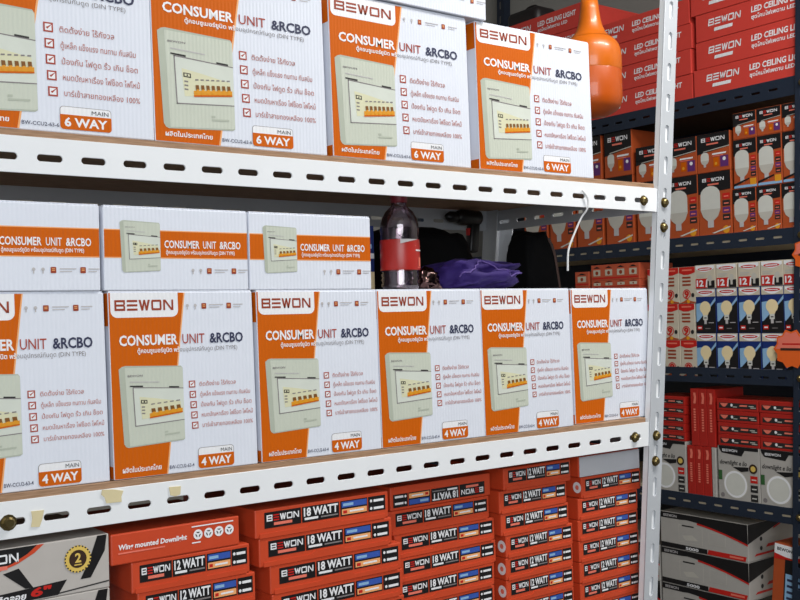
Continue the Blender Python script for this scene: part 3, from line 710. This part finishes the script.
def put(name, w, d, h, m, parts, yl, z, label, cat='box', group=None, x=FX + .006, rz=0, tilt=0, bodies={}):
    """carton on the navy rack; yl is the Y of its left edge as seen from the aisle"""
    kx = (name, round(w, 4), round(d, 4), round(h, 4), m.name)
    if kx not in bodies: bodies[kx] = carton(name, w, d, h, m)
    o = obj(name, bodies[kx], None, (x, yl - w / 2, z + .0002), (0, 0, RN + rz)); tag(o, label, cat, group)
    if tilt: o.rotation_euler = (0, tilt, RN + rz)
    for p in parts: obj(p[0], p[1], o)
    return o
def side_of(yl, w): return yl - w
# -- top level: red LED ceiling light boxes
w, d, h = .37, .30, .069
k = Ink(); X = lambda a: (a - .5) * w
k.logo(-w / 2 + .04, h * .5, -w / 2 + .14, h * .75, M_pwhite, 2, skew=.15); k.rect(-w / 2 + .058, h * .27, -w / 2 + .115, h * .39, M_pwhite, 2, .002)
pc = [('brand_logo', k.build('brand_logo'))]; k = Ink()
k.text('LED CEILING LIGHT', -w / 2 + .172, h * .56, h * .21, M_pwhite, 2, -w / 2 + .335, bold=.03, skew=.1)
k.text('ชุดโคมไฟเพดาน LED', -w / 2 + .172, h * .32, h * .14, M_pwhite, 2, -w / 2 + .30, bold=.025, skew=.1)
pc.append(('title_lettering', k.build('title_lettering')))
def lidded(h_): 
    bm = bmesh.new(); bm_box(bm, -w / 2 - .0012, w / 2 + .0012, -.0002 + .0, d + .0012, h_ * .9, h_, .0006); return ('lid', mesh_of('lid', bm, M_redc))
def ceil_stack(yl, n, z0, pitch, where, group, jit):
    for i in range(n):
        place_y = yl + jit[i]
        o = put('ceiling_light_box', w, d, h, M_redc, pc, place_y, z0 + i * pitch, 'red LED CEILING LIGHT box, %s of the %s' % (['lowest', 'second from bottom', 'third from bottom', 'fourth from bottom', 'topmost'][i if i < n - 1 else 4], where), group=group, rz=random.uniform(-.006, .006))
        o.scale = (1, 1, (pitch - .0012) / h)
ceil_stack(.587, 5, 2.06, .0735, 'right stack', 'right ceiling light boxes', [0, -.008, -.01, .004, .002])
ceil_stack(.963, 4, 2.06, .0690, 'stack behind the hanging lamp', 'middle ceiling light boxes', [0, .002, -.002, .004])
ceil_stack(1.347, 5, 2.06, .0735, 'far stack left of the lamp', 'far ceiling light boxes', [0, 0, .002, .004, .0])
# black case on the far stack
bm = bmesh.new(); bm_box(bm, -.075, .075, 0, .1, 0, .07, .02); cs = obj('black_case', mesh_of('black_case', bm, M_blackc, smooth=True), None, (FX + .07, 1.315, 2.4285), (0, 0, RN)); tag(cs, 'small black rounded case on the far stack of red boxes', 'case')
obj('handle', tube_mesh('handle', [(-.03, .05, .068), (-.03, .05, .085), (.03, .05, .085), (.03, .05, .068)], .004, M_blackc), cs)

# -- bulb cartons
def bulb_shape(k, cx, z0, wd, hb, L=3, cap=M_bulb):
    """tall T-shaped bulb drawn cap down: dome, cylinder, taper, screw base; z0 = foot"""
    r_ = wd / 2; pts = []
    for i in range(9): a = PI * i / 8; pts.append((cx + r_ * math.cos(a), z0 + hb - r_ * .75 + r_ * .75 * math.sin(a)))
    pts += [(cx - r_, z0 + hb * .42), (cx - r_ * .75, z0 + hb * .26), (cx - r_ * .35, z0 + hb * .17), (cx + r_ * .35, z0 + hb * .17), (cx + r_ * .75, z0 + hb * .26), (cx + r_, z0 + hb * .42)]
    k.poly(pts, cap, L)
    k.poly([(cx - r_, z0 + hb * .44), (cx - r_, z0 + hb * .42), (cx - r_ * .75, z0 + hb * .26), (cx - r_ * .35, z0 + hb * .17), (cx + r_ * .35, z0 + hb * .17), (cx + r_ * .75, z0 + hb * .26), (cx + r_, z0 + hb * .42), (cx + r_, z0 + hb * .44)], M_bulbs, L + 1)
    k.rect(cx - r_ * .3, z0, cx + r_ * .3, z0 + hb * .17, M_lgrey, L + 1)
def pr_upper(w, h):
    k = Ink(); k.rect(-w / 2 + .001, h * .6, w / 2 - .001, h - .001, M_black, 1); k.poly([(-w / 2 + .001, h * .48), (w / 2 - .001, h * .6), (w / 2 - .001, h * .62), (-w / 2 + .001, h * .62)], M_black, 1)
    k.poly([(-w * .3, h * .53), (w / 2 - .001, h * .605), (w / 2 - .001, h * .625), (-w * .3, h * .55)], M_bulbs, 2)
    k.logo(-w * .36, h * .79, w * .36, h * .89, M_pwhite, 3, ered=M_rprint); k.rect(-w * .2, h * .7, w * .16, h * .74, M_pink, 3)
    kb = Ink(); bulb_shape(kb, -w * .26, h * .14, w * .25, h * .38)
    k.rect(-w * .04, h * .43, w * .38, h * .47, M_pwhite, 3, .002); k.rect(-w * .02, h * .385, w * .3, h * .41, M_pink, 3); k.rect(w * .0, h * .12, w * .16, h * .36, M_orange, 2); k.rect(w * .21, h * .1, w * .45, h * .38, M_purple, 2)
    k.disc(w * .33, h * .3, w * .05, M_pwhite, 3, 10); k.disc(w * .08, h * .2, w * .04, M_amber, 3, 10)
    return [('front_print', k.build('front_print')), ('bulb_picture', kb.build('bulb_picture'))]
def pr_tall(w, h, stripe=False):
    k = Ink(); k.rect(-w / 2 + .001, h * .72, w / 2 - .001, h - .001, M_black, 1); k.poly([(-w / 2 + .001, h * .66), (w / 2 - .001, h * .7), (w / 2 - .001, h * .74), (-w / 2 + .001, h * .74)], M_black, 1)
    k.logo(-w * .36, h * .85, w * .3, h * .905, M_pwhite, 3, ered=M_rprint); k.rect(-w * .2, h * .79, w * .14, h * .815, M_pink, 3)
    kb = Ink(); bulb_shape(kb, -w * .13, h * .12, w * .6, h * .66)
    for i, c in enumerate((M_rprint, M_dark, M_purple, M_dark)):
        k.rect(w * .24, h * (.55 - .11 * i), w * .46, h * (.64 - .11 * i), c, 2); k.rect(w * .28, h * (.58 - .11 * i), w * .42, h * (.6 - .11 * i), M_pink, 3)
    if stripe:
        k.poly([(-w / 2 + .001, .001), (w / 2 - .001, .001), (w / 2 - .001, h * .06), (-w / 2 + .001, h * .06)], M_sky, 4); k.poly([(-w / 2 + .001, h * .05), (-w / 2 + .001, h * .1), (w * .18, h * .2), (w * .18, h * .17)], M_black, 5); k.rect(w * .2, h * .05, w * .46, h * .18, M_amber, 5)
    else: k.poly([(-w * .1, h * .03), (w * .46, h * .12), (w * .46, h * .1), (-w * .02, h * .02)], M_bulb, 5); k.disc(w * .33, h * .07, w * .1, M_amber, 4, 12)
    return [('front_print', k.build('front_print')), ('bulb_picture', kb.build('bulb_picture'))]
POS = ['leftmost', 'second', 'third', 'fourth', 'fifth', 'sixth', 'seventh', 'eighth']
w = .0695; pS, pT, pB = pr_upper(w, .069), pr_tall(w, .1275, True), pr_tall(w, .1135)
for i, yl in enumerate((.4715, .4, .328)):
    side = ['left column of three', 'middle column of three', 'right column by the navy post'][i]
    put('bulb_box', w, .12, .1135, M_oran2, pB, yl + .006, 1.686, 'black and orange bulb box at the bottom of the %s' % side, group='right bulb boxes on the second level')
    put('bulb_box', w, .12, .1275, M_oran2, pT, yl, 1.80, 'tall orange bulb box with a blue foot, amid the %s' % side, group='right bulb boxes on the second level')
    put('bulb_box', w, .12, .069, M_oran2, pS, yl - .001, 1.928, 'small black and orange bulb box on top of the %s' % side, group='right bulb boxes on the second level')
wU = .1035
edges = [.585, .6905, .7965, .9135, 1.0295, 1.145, 1.26]
cols = ['beside the three small columns', 'just right of the white post', 'just left of the white post', 'fourth wide column from the right', 'fifth wide column from the right', 'sixth wide column from the right', 'farthest left column']
hl = [.168, .168, .168, .196, .196, .196, .196]; hu = [.104, .104, .101, .131, .131, .104, .104]
cache = {}
for i, yl in enumerate(edges):
    for nm, hh, z, f, word in (('T', hl[i], 1.686, pr_tall, 'large orange bulb box with big bulb picture'), ('U', hu[i], 1.686 + hl[i], pr_upper, 'wide black-topped bulb box')):
        kk = (nm, hh)
        if kk not in cache: cache[kk] = f(wU, hh)
        put('bulb_box', wU, .16, hh - .0006, M_oran2, cache[kk], yl, z, '%s, %s, %s' % (word, cols[i], 'lower one' if nm == 'T' else 'upper one'), group='large bulb boxes on the second level')
# -- third level: blue LED bulb boxes, white 12 watt boxes on top
w = .0645
def pr_blue(w, h):
    k = Ink(); k.rect(-w / 2 + .001, h * .82, w / 2 - .001, h - .001, M_beige, 1)
    k.poly([(-w * .44, h * .97)] + [(-w * .44 + w * .88 * i / 8, h * (.93 - .1 * math.sin(PI * i / 8))) for i in range(9)] + [(w * .44, h * .97)], M_pwhite, 2)
    k.disc(0, h * .92, w * .36, M_rprint, 3, 16, h * .035); k.rect(-w * .25, h * .912, w * .25, h * .928, M_pwhite, 4)
    k.poly([(-w / 2 + .001, h * .25), (-w / 2 + .001, h * .66), (w * .1, h * .7), (w * .1, h * .3)], M_sky, 1)
    k.poly([(w / 2 - .001, h * .82), (w / 2 - .001, h * .001), (-w / 2 + .001, .001), (-w / 2 + .001, h * .22), (-w * .1, h * .42)], M_black, 2); k.poly([(w / 2 - .001, h * .72), (w / 2 - .001, h * .8), (-w * .1, h * .44), (-w * .1, h * .4)], M_sky, 3)
    cx = -w * .03
    kb = Ink(); kb.disc(cx, h * .57, w * .27, M_bulby, 4, 20); kb.poly([(cx - w * .2, h * .5), (cx + w * .2, h * .5), (cx + w * .1, h * .38), (cx - w * .1, h * .38)], M_bulby, 4)
    kb.rect(cx - w * .11, h * .29, cx + w * .11, h * .4, M_bulb, 5); kb.rect(cx - w * .06, h * .325, cx + w * .06, h * .35, M_dark, 6); kb.rect(cx - w * .06, h * .2, cx + w * .06, h * .29, M_lgrey, 5); kb.rect(cx - w * .045, h * .17, cx + w * .045, h * .2, M_dark, 5)
    k.rect(-w * .44, h * .07, -w * .2, h * .16, M_rprint, 4); k.rect(-w * .4, h * .1, -w * .24, h * .13, M_pwhite, 5); k.rect(w * .12, h * .22, w * .38, h * .235, M_lgrey, 4); k.rect(-w * .05, h * .09, w * .2, h * .105, M_grey, 4)
    return [('front_print', k.build('front_print')), ('bulb_picture', kb.build('bulb_picture'))]
def pr_w12(w, h):
    k = Ink(); k.poly([(-w * .46, h * .97)] + [(-w * .46 + w * .92 * i / 8, h * (.84 - .14 * math.sin(PI * i / 8))) for i in range(9)] + [(w * .46, h * .97)], M_pwhite, 1)
    k.disc(0, h * .82, w * .36, M_rprint, 2, 16, h * .07); k.rect(-w * .26, h * .8, w * .26, h * .84, M_pwhite, 3)
    k.poly([(-w * .47, .001), (w * .1, .001), (w * .1, h * .42), (-w * .47, h * .42)], M_rprint, 1); k.text('12', -w * .42, h * .1, h * .26, M_pwhite, 3, -w * .08, bold=.04); k.rect(w * .02, h * .05, w * .08, h * .38, M_pwhite, 3, .003)
    k.rect(w * .12, .001, w * .47, h * .33, M_black, 1); kb = Ink(); kb.disc(w * .25, h * .42, w * .12, M_bulbs, 3, 14, h * .14); kb.rect(w * .2, h * .12, w * .3, h * .32, M_bulbs, 3)
    k.rect(-w * .4, h * .55, w * .05, h * .6, M_bulbs, 2); k.rect(-w * .4, h * .48, -w * .05, h * .52, M_bulbs, 2)
    return [('front_print', k.build('front_print')), ('bulb_picture', kb.build('bulb_picture'))]
hB = .1185
pBl, pW = pr_blue(w, hB), pr_w12(w, .0635)
for i, yl in enumerate((.6035, .5365, .4685, .4015, .3365)):
    n_ = set(bpy.data.objects)
    put('bulb_box', w, .065, hB, M_dblue, pBl, yl + (.002 if i < 4 else 0), 1.306, label='dark blue LED bulb box, lower row, %s from the left' % ['first', 'second', 'third', 'fourth', 'fifth'][i], group='blue bulb boxes lower row')
    put('bulb_box', w, .065, hB, M_dblue, pBl, yl, 1.306 + hB + .0006, label='dark blue LED bulb box, upper row, %s from the left' % ['first', 'second', 'third', 'fourth', 'fifth'][i], group='blue bulb boxes upper row')
    put('bulb_box', w, .065, .0635, M_beige, pW, yl, 1.306 + 2 * (hB + .0006), label='ivory and red 12 watt bulb box on the blue boxes, %s from the left' % ['first', 'second', 'third', 'fourth', 'fifth'][i], group='white twelve watt boxes')
    if i == 4:      # squeezed in beside the navy post
        for o in set(bpy.data.objects) - n_:
            if not o.parent: o.scale.x = .88; o.location.y = .3365 - w * .44
# -- red and ivory bulb packs left of them
w, h = .0535, .0995
def pr_rw(w, h):
    k = Ink(); k.rect(-w / 2 + .0005, h * .84, w / 2 - .0005, h - .0005, M_rprint, 1); k.poly([(-w * .5, h * .84), (w * .5, h * .84), (w * .1, h * .78), (-w * .2, h * .78)], M_rprint, 1); k.rect(-w * .3, h * .89, w * .3, h * .93, M_pink, 2)
    for z in (.68, .58, .48): k.rect(-w * .3, h * z, w * .22, h * (z + .05), M_logo, 2)
    k.text('9', -w * .2, h * .16, h * .18, M_rprint, 3, w * .1, bold=.05); k.ring(-w * .05, h * .25, w * .2, w * .25, M_rprint, 2, 14); k.disc(w * .33, h * .22, w * .1, M_dark, 3, 12, h * .06)
    k.poly([(-w * .5, .0005), (w * .5, .0005), (w * .5, h * .03), (w * .2, h * .06), (0, h * .12), (-w * .3, h * .04)], M_oran2, 2); k.disc(w * .05, h * .05, w * .1, M_amber, 3, 10)
    return [('front_print', k.build('front_print'))]
pRW = pr_rw(w, h)
for c in range(3):
    for rw in range(3):
        put('bulb_pack', w, .09, h, M_beige, pRW, [.6575, .7125, .7675][c] + (.0, .004, -.001)[rw], 1.306 + rw * .1, 'ivory and red bulb pack, %s row, %s column left of the blue bulb boxes' % (['bottom', 'middle', 'top'][rw], ['first', 'second', 'third'][c]), group='ivory and red bulb packs')
def pr_case(w, h, n):
    k = Ink()
    for i in range(n):
        x = -w / 2 + w * (i + .5) / n; k.rect(x - w * .3 / n, h * .3, x + w * .3 / n, h * .68, M_beige, 1); k.disc(x, h * .48, h * .13, M_logo, 2, 10)
        k.poly([(x - w * .3 / n, h * .78), (x, h * .9), (x + w * .3 / n, h * .78)], M_black, 1)
    k.rect(-w * .48, h * .1, w * .48, h * .2, M_rprint, 1)
    return [('front_print', k.build('front_print'))]
M_case = mat('brick_orange_carton', (196, 88, 58), .5, noise=.06)
bw = .184; zc0 = 1.306
for j, (hh, lab) in enumerate(((.13, 'lowest'), (.124, 'second from the bottom'), (.021, 'thin, third from the bottom'), (.047, 'topmost'))):
    put('bulb_case', bw, .15, hh - .0004, M_case, pr_case(bw, hh, 4), .979, zc0, 'brick red wide bulb case left of the white post, %s' % lab, group='wide bulb cases'); zc0 += hh
zc0 = 1.306
for j, (hh, lab) in enumerate(((.13, 'lowest'), (.13, 'middle'), (.045, 'top'))):
    put('bulb_case', .056, .15, hh - .0004, M_case, pr_case(.056, hh, 1), 1.045, zc0, 'narrow brick red bulb case beside the backpack, %s' % lab, group='narrow bulb cases'); zc0 += hh

# -- fourth level: long red boxes, upright red boxes, white round downlight boxes
def pr_long(w, h):
    k = Ink(); k.rect(-w * .44, h * .22, w * .46, h * .66, M_dark, 1)
    k.poly([(-w * .42 + w * .2 * i / 6, h * (.62 - .32 * math.sin(PI * i / 6))) for i in range(7)], M_pink, 2)
    k.disc(-w * .13, h * .48, h * .13, M_pwhite, 2, 8); k.rect(-w * .1, h * .3, w * .0, h * .38, M_bulbs, 2); k.rect(w * .06, h * .4, w * .24, h * .54, M_pink, 2, .001); k.rect(w * .28, h * .42, w * .4, h * .5, M_bulbs, 2); k.rect(w * .32, h * .3, w * .45, h * .37, M_bulbs, 2)
    return [('front_print', k.build('front_print'))]
w, h = .1255, .0305; zt = .986 + .1455
pL = pr_long(w, h)
hr = .1405
def pr_round(w, h):
    k = Ink(); P = lambda *q: [((a - .5) * w, (1 - b) * h) for a, b in q]
    k.poly(P((.02, .0), (.98, .0), (.98, .06), (.66, .06), (.58, .17), (.1, .13), (.04, .06)), M_black, 1); k.logo(-w * .38, h * .9, -w * .02, h * .945, M_pwhite, 2)
    k.text('downlight e lio', -w * .46, h * .66, h * .085, M_dark, 2, w * .2, bold=.02, skew=.2)
    k.disc(w * .35, h * .62, w * .1, M_brown, 3, 16); k.disc(w * .35, h * .62, w * .06, M_gold, 4, 12); k.poly(P((.36, .38), (.74, .36), (.74, .43), (.56, .46)), M_black, 2)
    kb = Ink(); kb.disc(-w * .08, h * .3, w * .3, M_bulbs, 2, 28); kb.disc(-w * .08, h * .3, w * .28, M_pwhite, 3, 28); kb.disc(-w * .08, h * .3, w * .235, M_bulb, 4, 28)
    for i, c in enumerate((M_rprint, M_dark, M_dark)): k.rect(w * .28, h * (.36 - .17 * i), w * .45, h * (.49 - .17 * i), c, 3); k.rect(w * .31, h * (.41 - .17 * i), w * .42, h * (.43 - .17 * i), M_bulb, 4)
    k.rect(-w * .49, h * .36, -w * .4, h * .54, M_green, 2); k.disc(-w * .4, h * .08, w * .05, M_grey, 2, 10)
    return [('front_print', k.build('front_print')), ('lamp_picture', kb.build('lamp_picture'))]
M_whc = mat('warm_white_carton', (176, 172, 166), .5)
pR = pr_round(w, hr)
for yl, t in ((.5475, 'beside the upright red boxes'), (.42, 'by the navy post'), (.777, 'alone behind the white post')):
    put('round_downlight_box', w, .13, hr, M_whc, pR, yl, .986, 'white box with a round downlight picture, ' + t, group='round downlight boxes')
for c, (yl, cn) in enumerate(((.545, 'left pile'), (.4175, 'right pile'))):
    for r_ in range(4): put('long_downlight_box', w, .13, h, M_redd, pL, yl + random.uniform(-.0015, .0015), .986 + hr + .0006 + r_ * .0311, 'long thin red box, %s of the %s on round downlight boxes' % (['lowest', 'second from bottom', 'third from bottom', 'topmost'][r_], cn), group='long red boxes on the fourth level')
pL2 = pr_long(.125, .0255)
for r_ in range(5): put('long_downlight_box', .125, .13, .0258, M_redd, pL2, .776 + random.uniform(-.002, .002), .986 + hr + .0006 + r_ * .0245, 'long thin red box beside the white post, %s of five' % ['lowest', 'second from bottom', 'middle', 'fourth from bottom', 'topmost'][r_], group='long red boxes beside the white post').scale = (1, 1, .0242 / .0258)
def pr_up(w, h):
    k = Ink()
    k.poly([(-w * .12, h * .93), (w * .18, h * .93), (w * .26, h * .85), (w * .18, h * .74), (-w * .12, h * .74), (-w * .02, h * .84)], M_pink, 1)
    for i in range(9): k.rect(-w * .12, h * (.62 - .045 * i), w * .14, h * (.65 - .045 * i), M_pink, 1)
    return [('front_print', k.build('front_print'))]
w = .0262; hh = .1325
pU = pr_up(w, hh)
for c in range(3): put('upright_red_box', w - .0012, .13, hh, M_redd, pU, .6475 - c * w, .986, 'red box standing on end, lower row, %s of three' % ['left', 'middle', 'right'][c], group='upright red boxes')
PU2 = pr_up(w, .155)
for c in range(3): put('upright_red_box', w - .0012, .13, .155, M_redd, PU2, .631 - c * w, .986 + hh + .0004, 'tall red box standing on end, upper row, %s of three' % ['left', 'middle', 'right'][c], group='upright red boxes')
put('slim_white_box', .0125, .12, hh, M_whc, [], .5675, .986, 'very narrow white box squeezed beside the upright red boxes')

# -- fifth level: white boxes with black waves, orange box
w, d, h = .282, .26, .0985
def pr_wave(w, h, side=False):
    k = Ink(); X = lambda a: (a - .5) * w; Zv = lambda b: (1 - b) * h
    cv = [(i / 16, (.17 + .0 * i) if i < 5 else .15 + .38 * ((i - 4) / 12) ** 1.7) for i in range(17)]
    if side: cv = [(i / 16, .52 - .45 * (i / 10) if i < 10 else .07) for i in range(17)]
    k.poly([(X(a), Zv(b)) for a, b in cv] + [(X(.998), Zv(.01)), (X(.002), Zv(.01))], M_black, 1)
    k.poly([(X(a), Zv(b)) for a, b in cv[7:]] + [(X(a), Zv(b + .05)) for a, b in cv[7:][::-1]], M_rprint, 2)
    if not side:
        k.rect(X(.004), Zv(.99), X(.55), Zv(.86), M_black, 1); k.rect(X(.55), Zv(.99), X(.97), Zv(.86), M_rprint, 1, .004); k.logo(X(.04), Zv(.13), X(.2), Zv(.06), M_lgrey, 3)
        k.rect(X(.22), Zv(.78), X(.5), Zv(.3), M_bulbs, 1); k.rect(X(.225), Zv(.77), X(.495), Zv(.31), M_whc, 2); k.rect(X(.26), Zv(.34), X(.4), Zv(.3), M_dark, 3); k.rect(X(.57), Zv(.7), X(.76), Zv(.38), M_bulbs, 1); k.rect(X(.575), Zv(.69), X(.755), Zv(.39), M_whc, 2)
        k.poly([(X(.26), Zv(.6)), (X(.38), Zv(.55)), (X(.45), Zv(.68)), (X(.3), Zv(.72))], M_bulbs, 3)
        k.text('5000', X(.3), Zv(.975), h * .08, M_pwhite, 3, X(.45), bold=.03); k.rect(X(.8), Zv(.95), X(.95), Zv(.9), M_pink, 3)
    else:
        k.rect(X(.1), Zv(.88), X(.6), Zv(.82), M_rprint, 1, .01); k.rect(X(.3), Zv(.7), X(.8), Zv(.62), M_rprint, 1, .01)
        for b in (.45, .7): k.disc(X(.22), Zv(b), h * .06, M_dark, 2, 12)
    return k
kf = pr_wave(w, h).build('front_print'); ks = pr_wave(d, h, True); ks.v = [(w / 2 - y, x + d / 2, z) for x, y, z in ks.v]; ks = ks.build('side_print')
for r_ in range(3): put('wave_pattern_box', w, d, h, M_whc, [('front_print', kf), ('side_print', ks)], .7455, .63 + r_ * .0992, 'wide white box with black wave and red lines, %s of three on lowest visible level' % ['lowest', 'middle', 'top'][r_], group='white wave boxes')
put('wave_pattern_box', w, d, h, M_whc, [('front_print', kf)], 1.035, .63, 'wide white wave box mostly hidden by the white post, lower one', group='hidden wave boxes')
put('wave_pattern_box', w, d, h, M_whc, [('front_print', kf)], 1.035, .7292, 'wide white wave box mostly hidden by the white post, upper one', group='hidden wave boxes')
w, d, h = .084, .09, .255
k = Ink(); k.rect(-w * .5 + .001, h * .88, w * .5 - .001, h - .001, M_pwhite, 1); k.poly([(-w * .49, h * .9), (w * .1, h * .87), (w * .49, h * .93), (w * .49, h * .88), (-w * .49, h * .84)], M_rprint, 2); k.text('BEWON', -w * .4, h * .935, h * .03, M_dark, 3, w * .1, bold=.03)
k.rect(-w * .12, h * .05, w * .49, h * .86, M_black, 2)
k.rect(-w * .08, h * .44, w * .49, h * .72, M_sky, 3)
for i in range(4): k.rect(-w * .02, h * (.47 + .06 * i), w * .45, h * (.495 + .06 * i), M_navy, 4)
k.rect(-w * .49, .001, -w * .12, h * .32, M_rprint, 2)
put('slim_orange_box', w, d, h, M_oran2, [('front_print', k.build('front_print'))], .408, .637, 'upright orange and black box before the wave boxes at lower right', tilt=.09)
# -- orange starburst price cards hung on the navy post
def star_card(name, y, z, r_, label, txt):
    n = 10; bm = bmesh.new(); pts = [((r_ if i % 2 == 0 else r_ * .84) * math.cos(PI * i / n), (r_ if i % 2 == 0 else r_ * .84) * math.sin(PI * i / n)) for i in range(2 * n)]
    a = [bm.verts.new((x, 0, q)) for x, q in pts]; b = [bm.verts.new((x, .0012, q)) for x, q in pts]; bm.faces.new(a); bm.faces.new(b[::-1])
    for i in range(len(a)): bm.faces.new((a[i - 1], a[i], b[i], b[i - 1]))
    bmesh.ops.recalc_face_normals(bm, faces=bm.faces)
    o = obj(name, mesh_of(name, bm, mat('orange_price_card', (228, 98, 30), .5)), None, (FX - .006, y, z), (0, 0, RN)); tag(o, label, 'price card')
    k = Ink(); k.poly([(x * .9, max(q, 0) * .9) for x, q in pts[:n + 1]], M_pink, 1); k.rect(-r_ * .6, -r_ * .08, r_ * .7, r_ * .04, M_brown, 2); k.rect(-r_ * .5, r_ * .2, r_ * .5, r_ * .28, M_rprint, 2)
    obj('card_print', k.build('card_print'), o)
star_card('price_card', .257, 1.618, .047, 'orange starburst price card hung high on the navy post', '')
star_card('price_card', .313, 1.385, .05, 'orange starburst price card hung low on the navy post by the blue boxes', '')
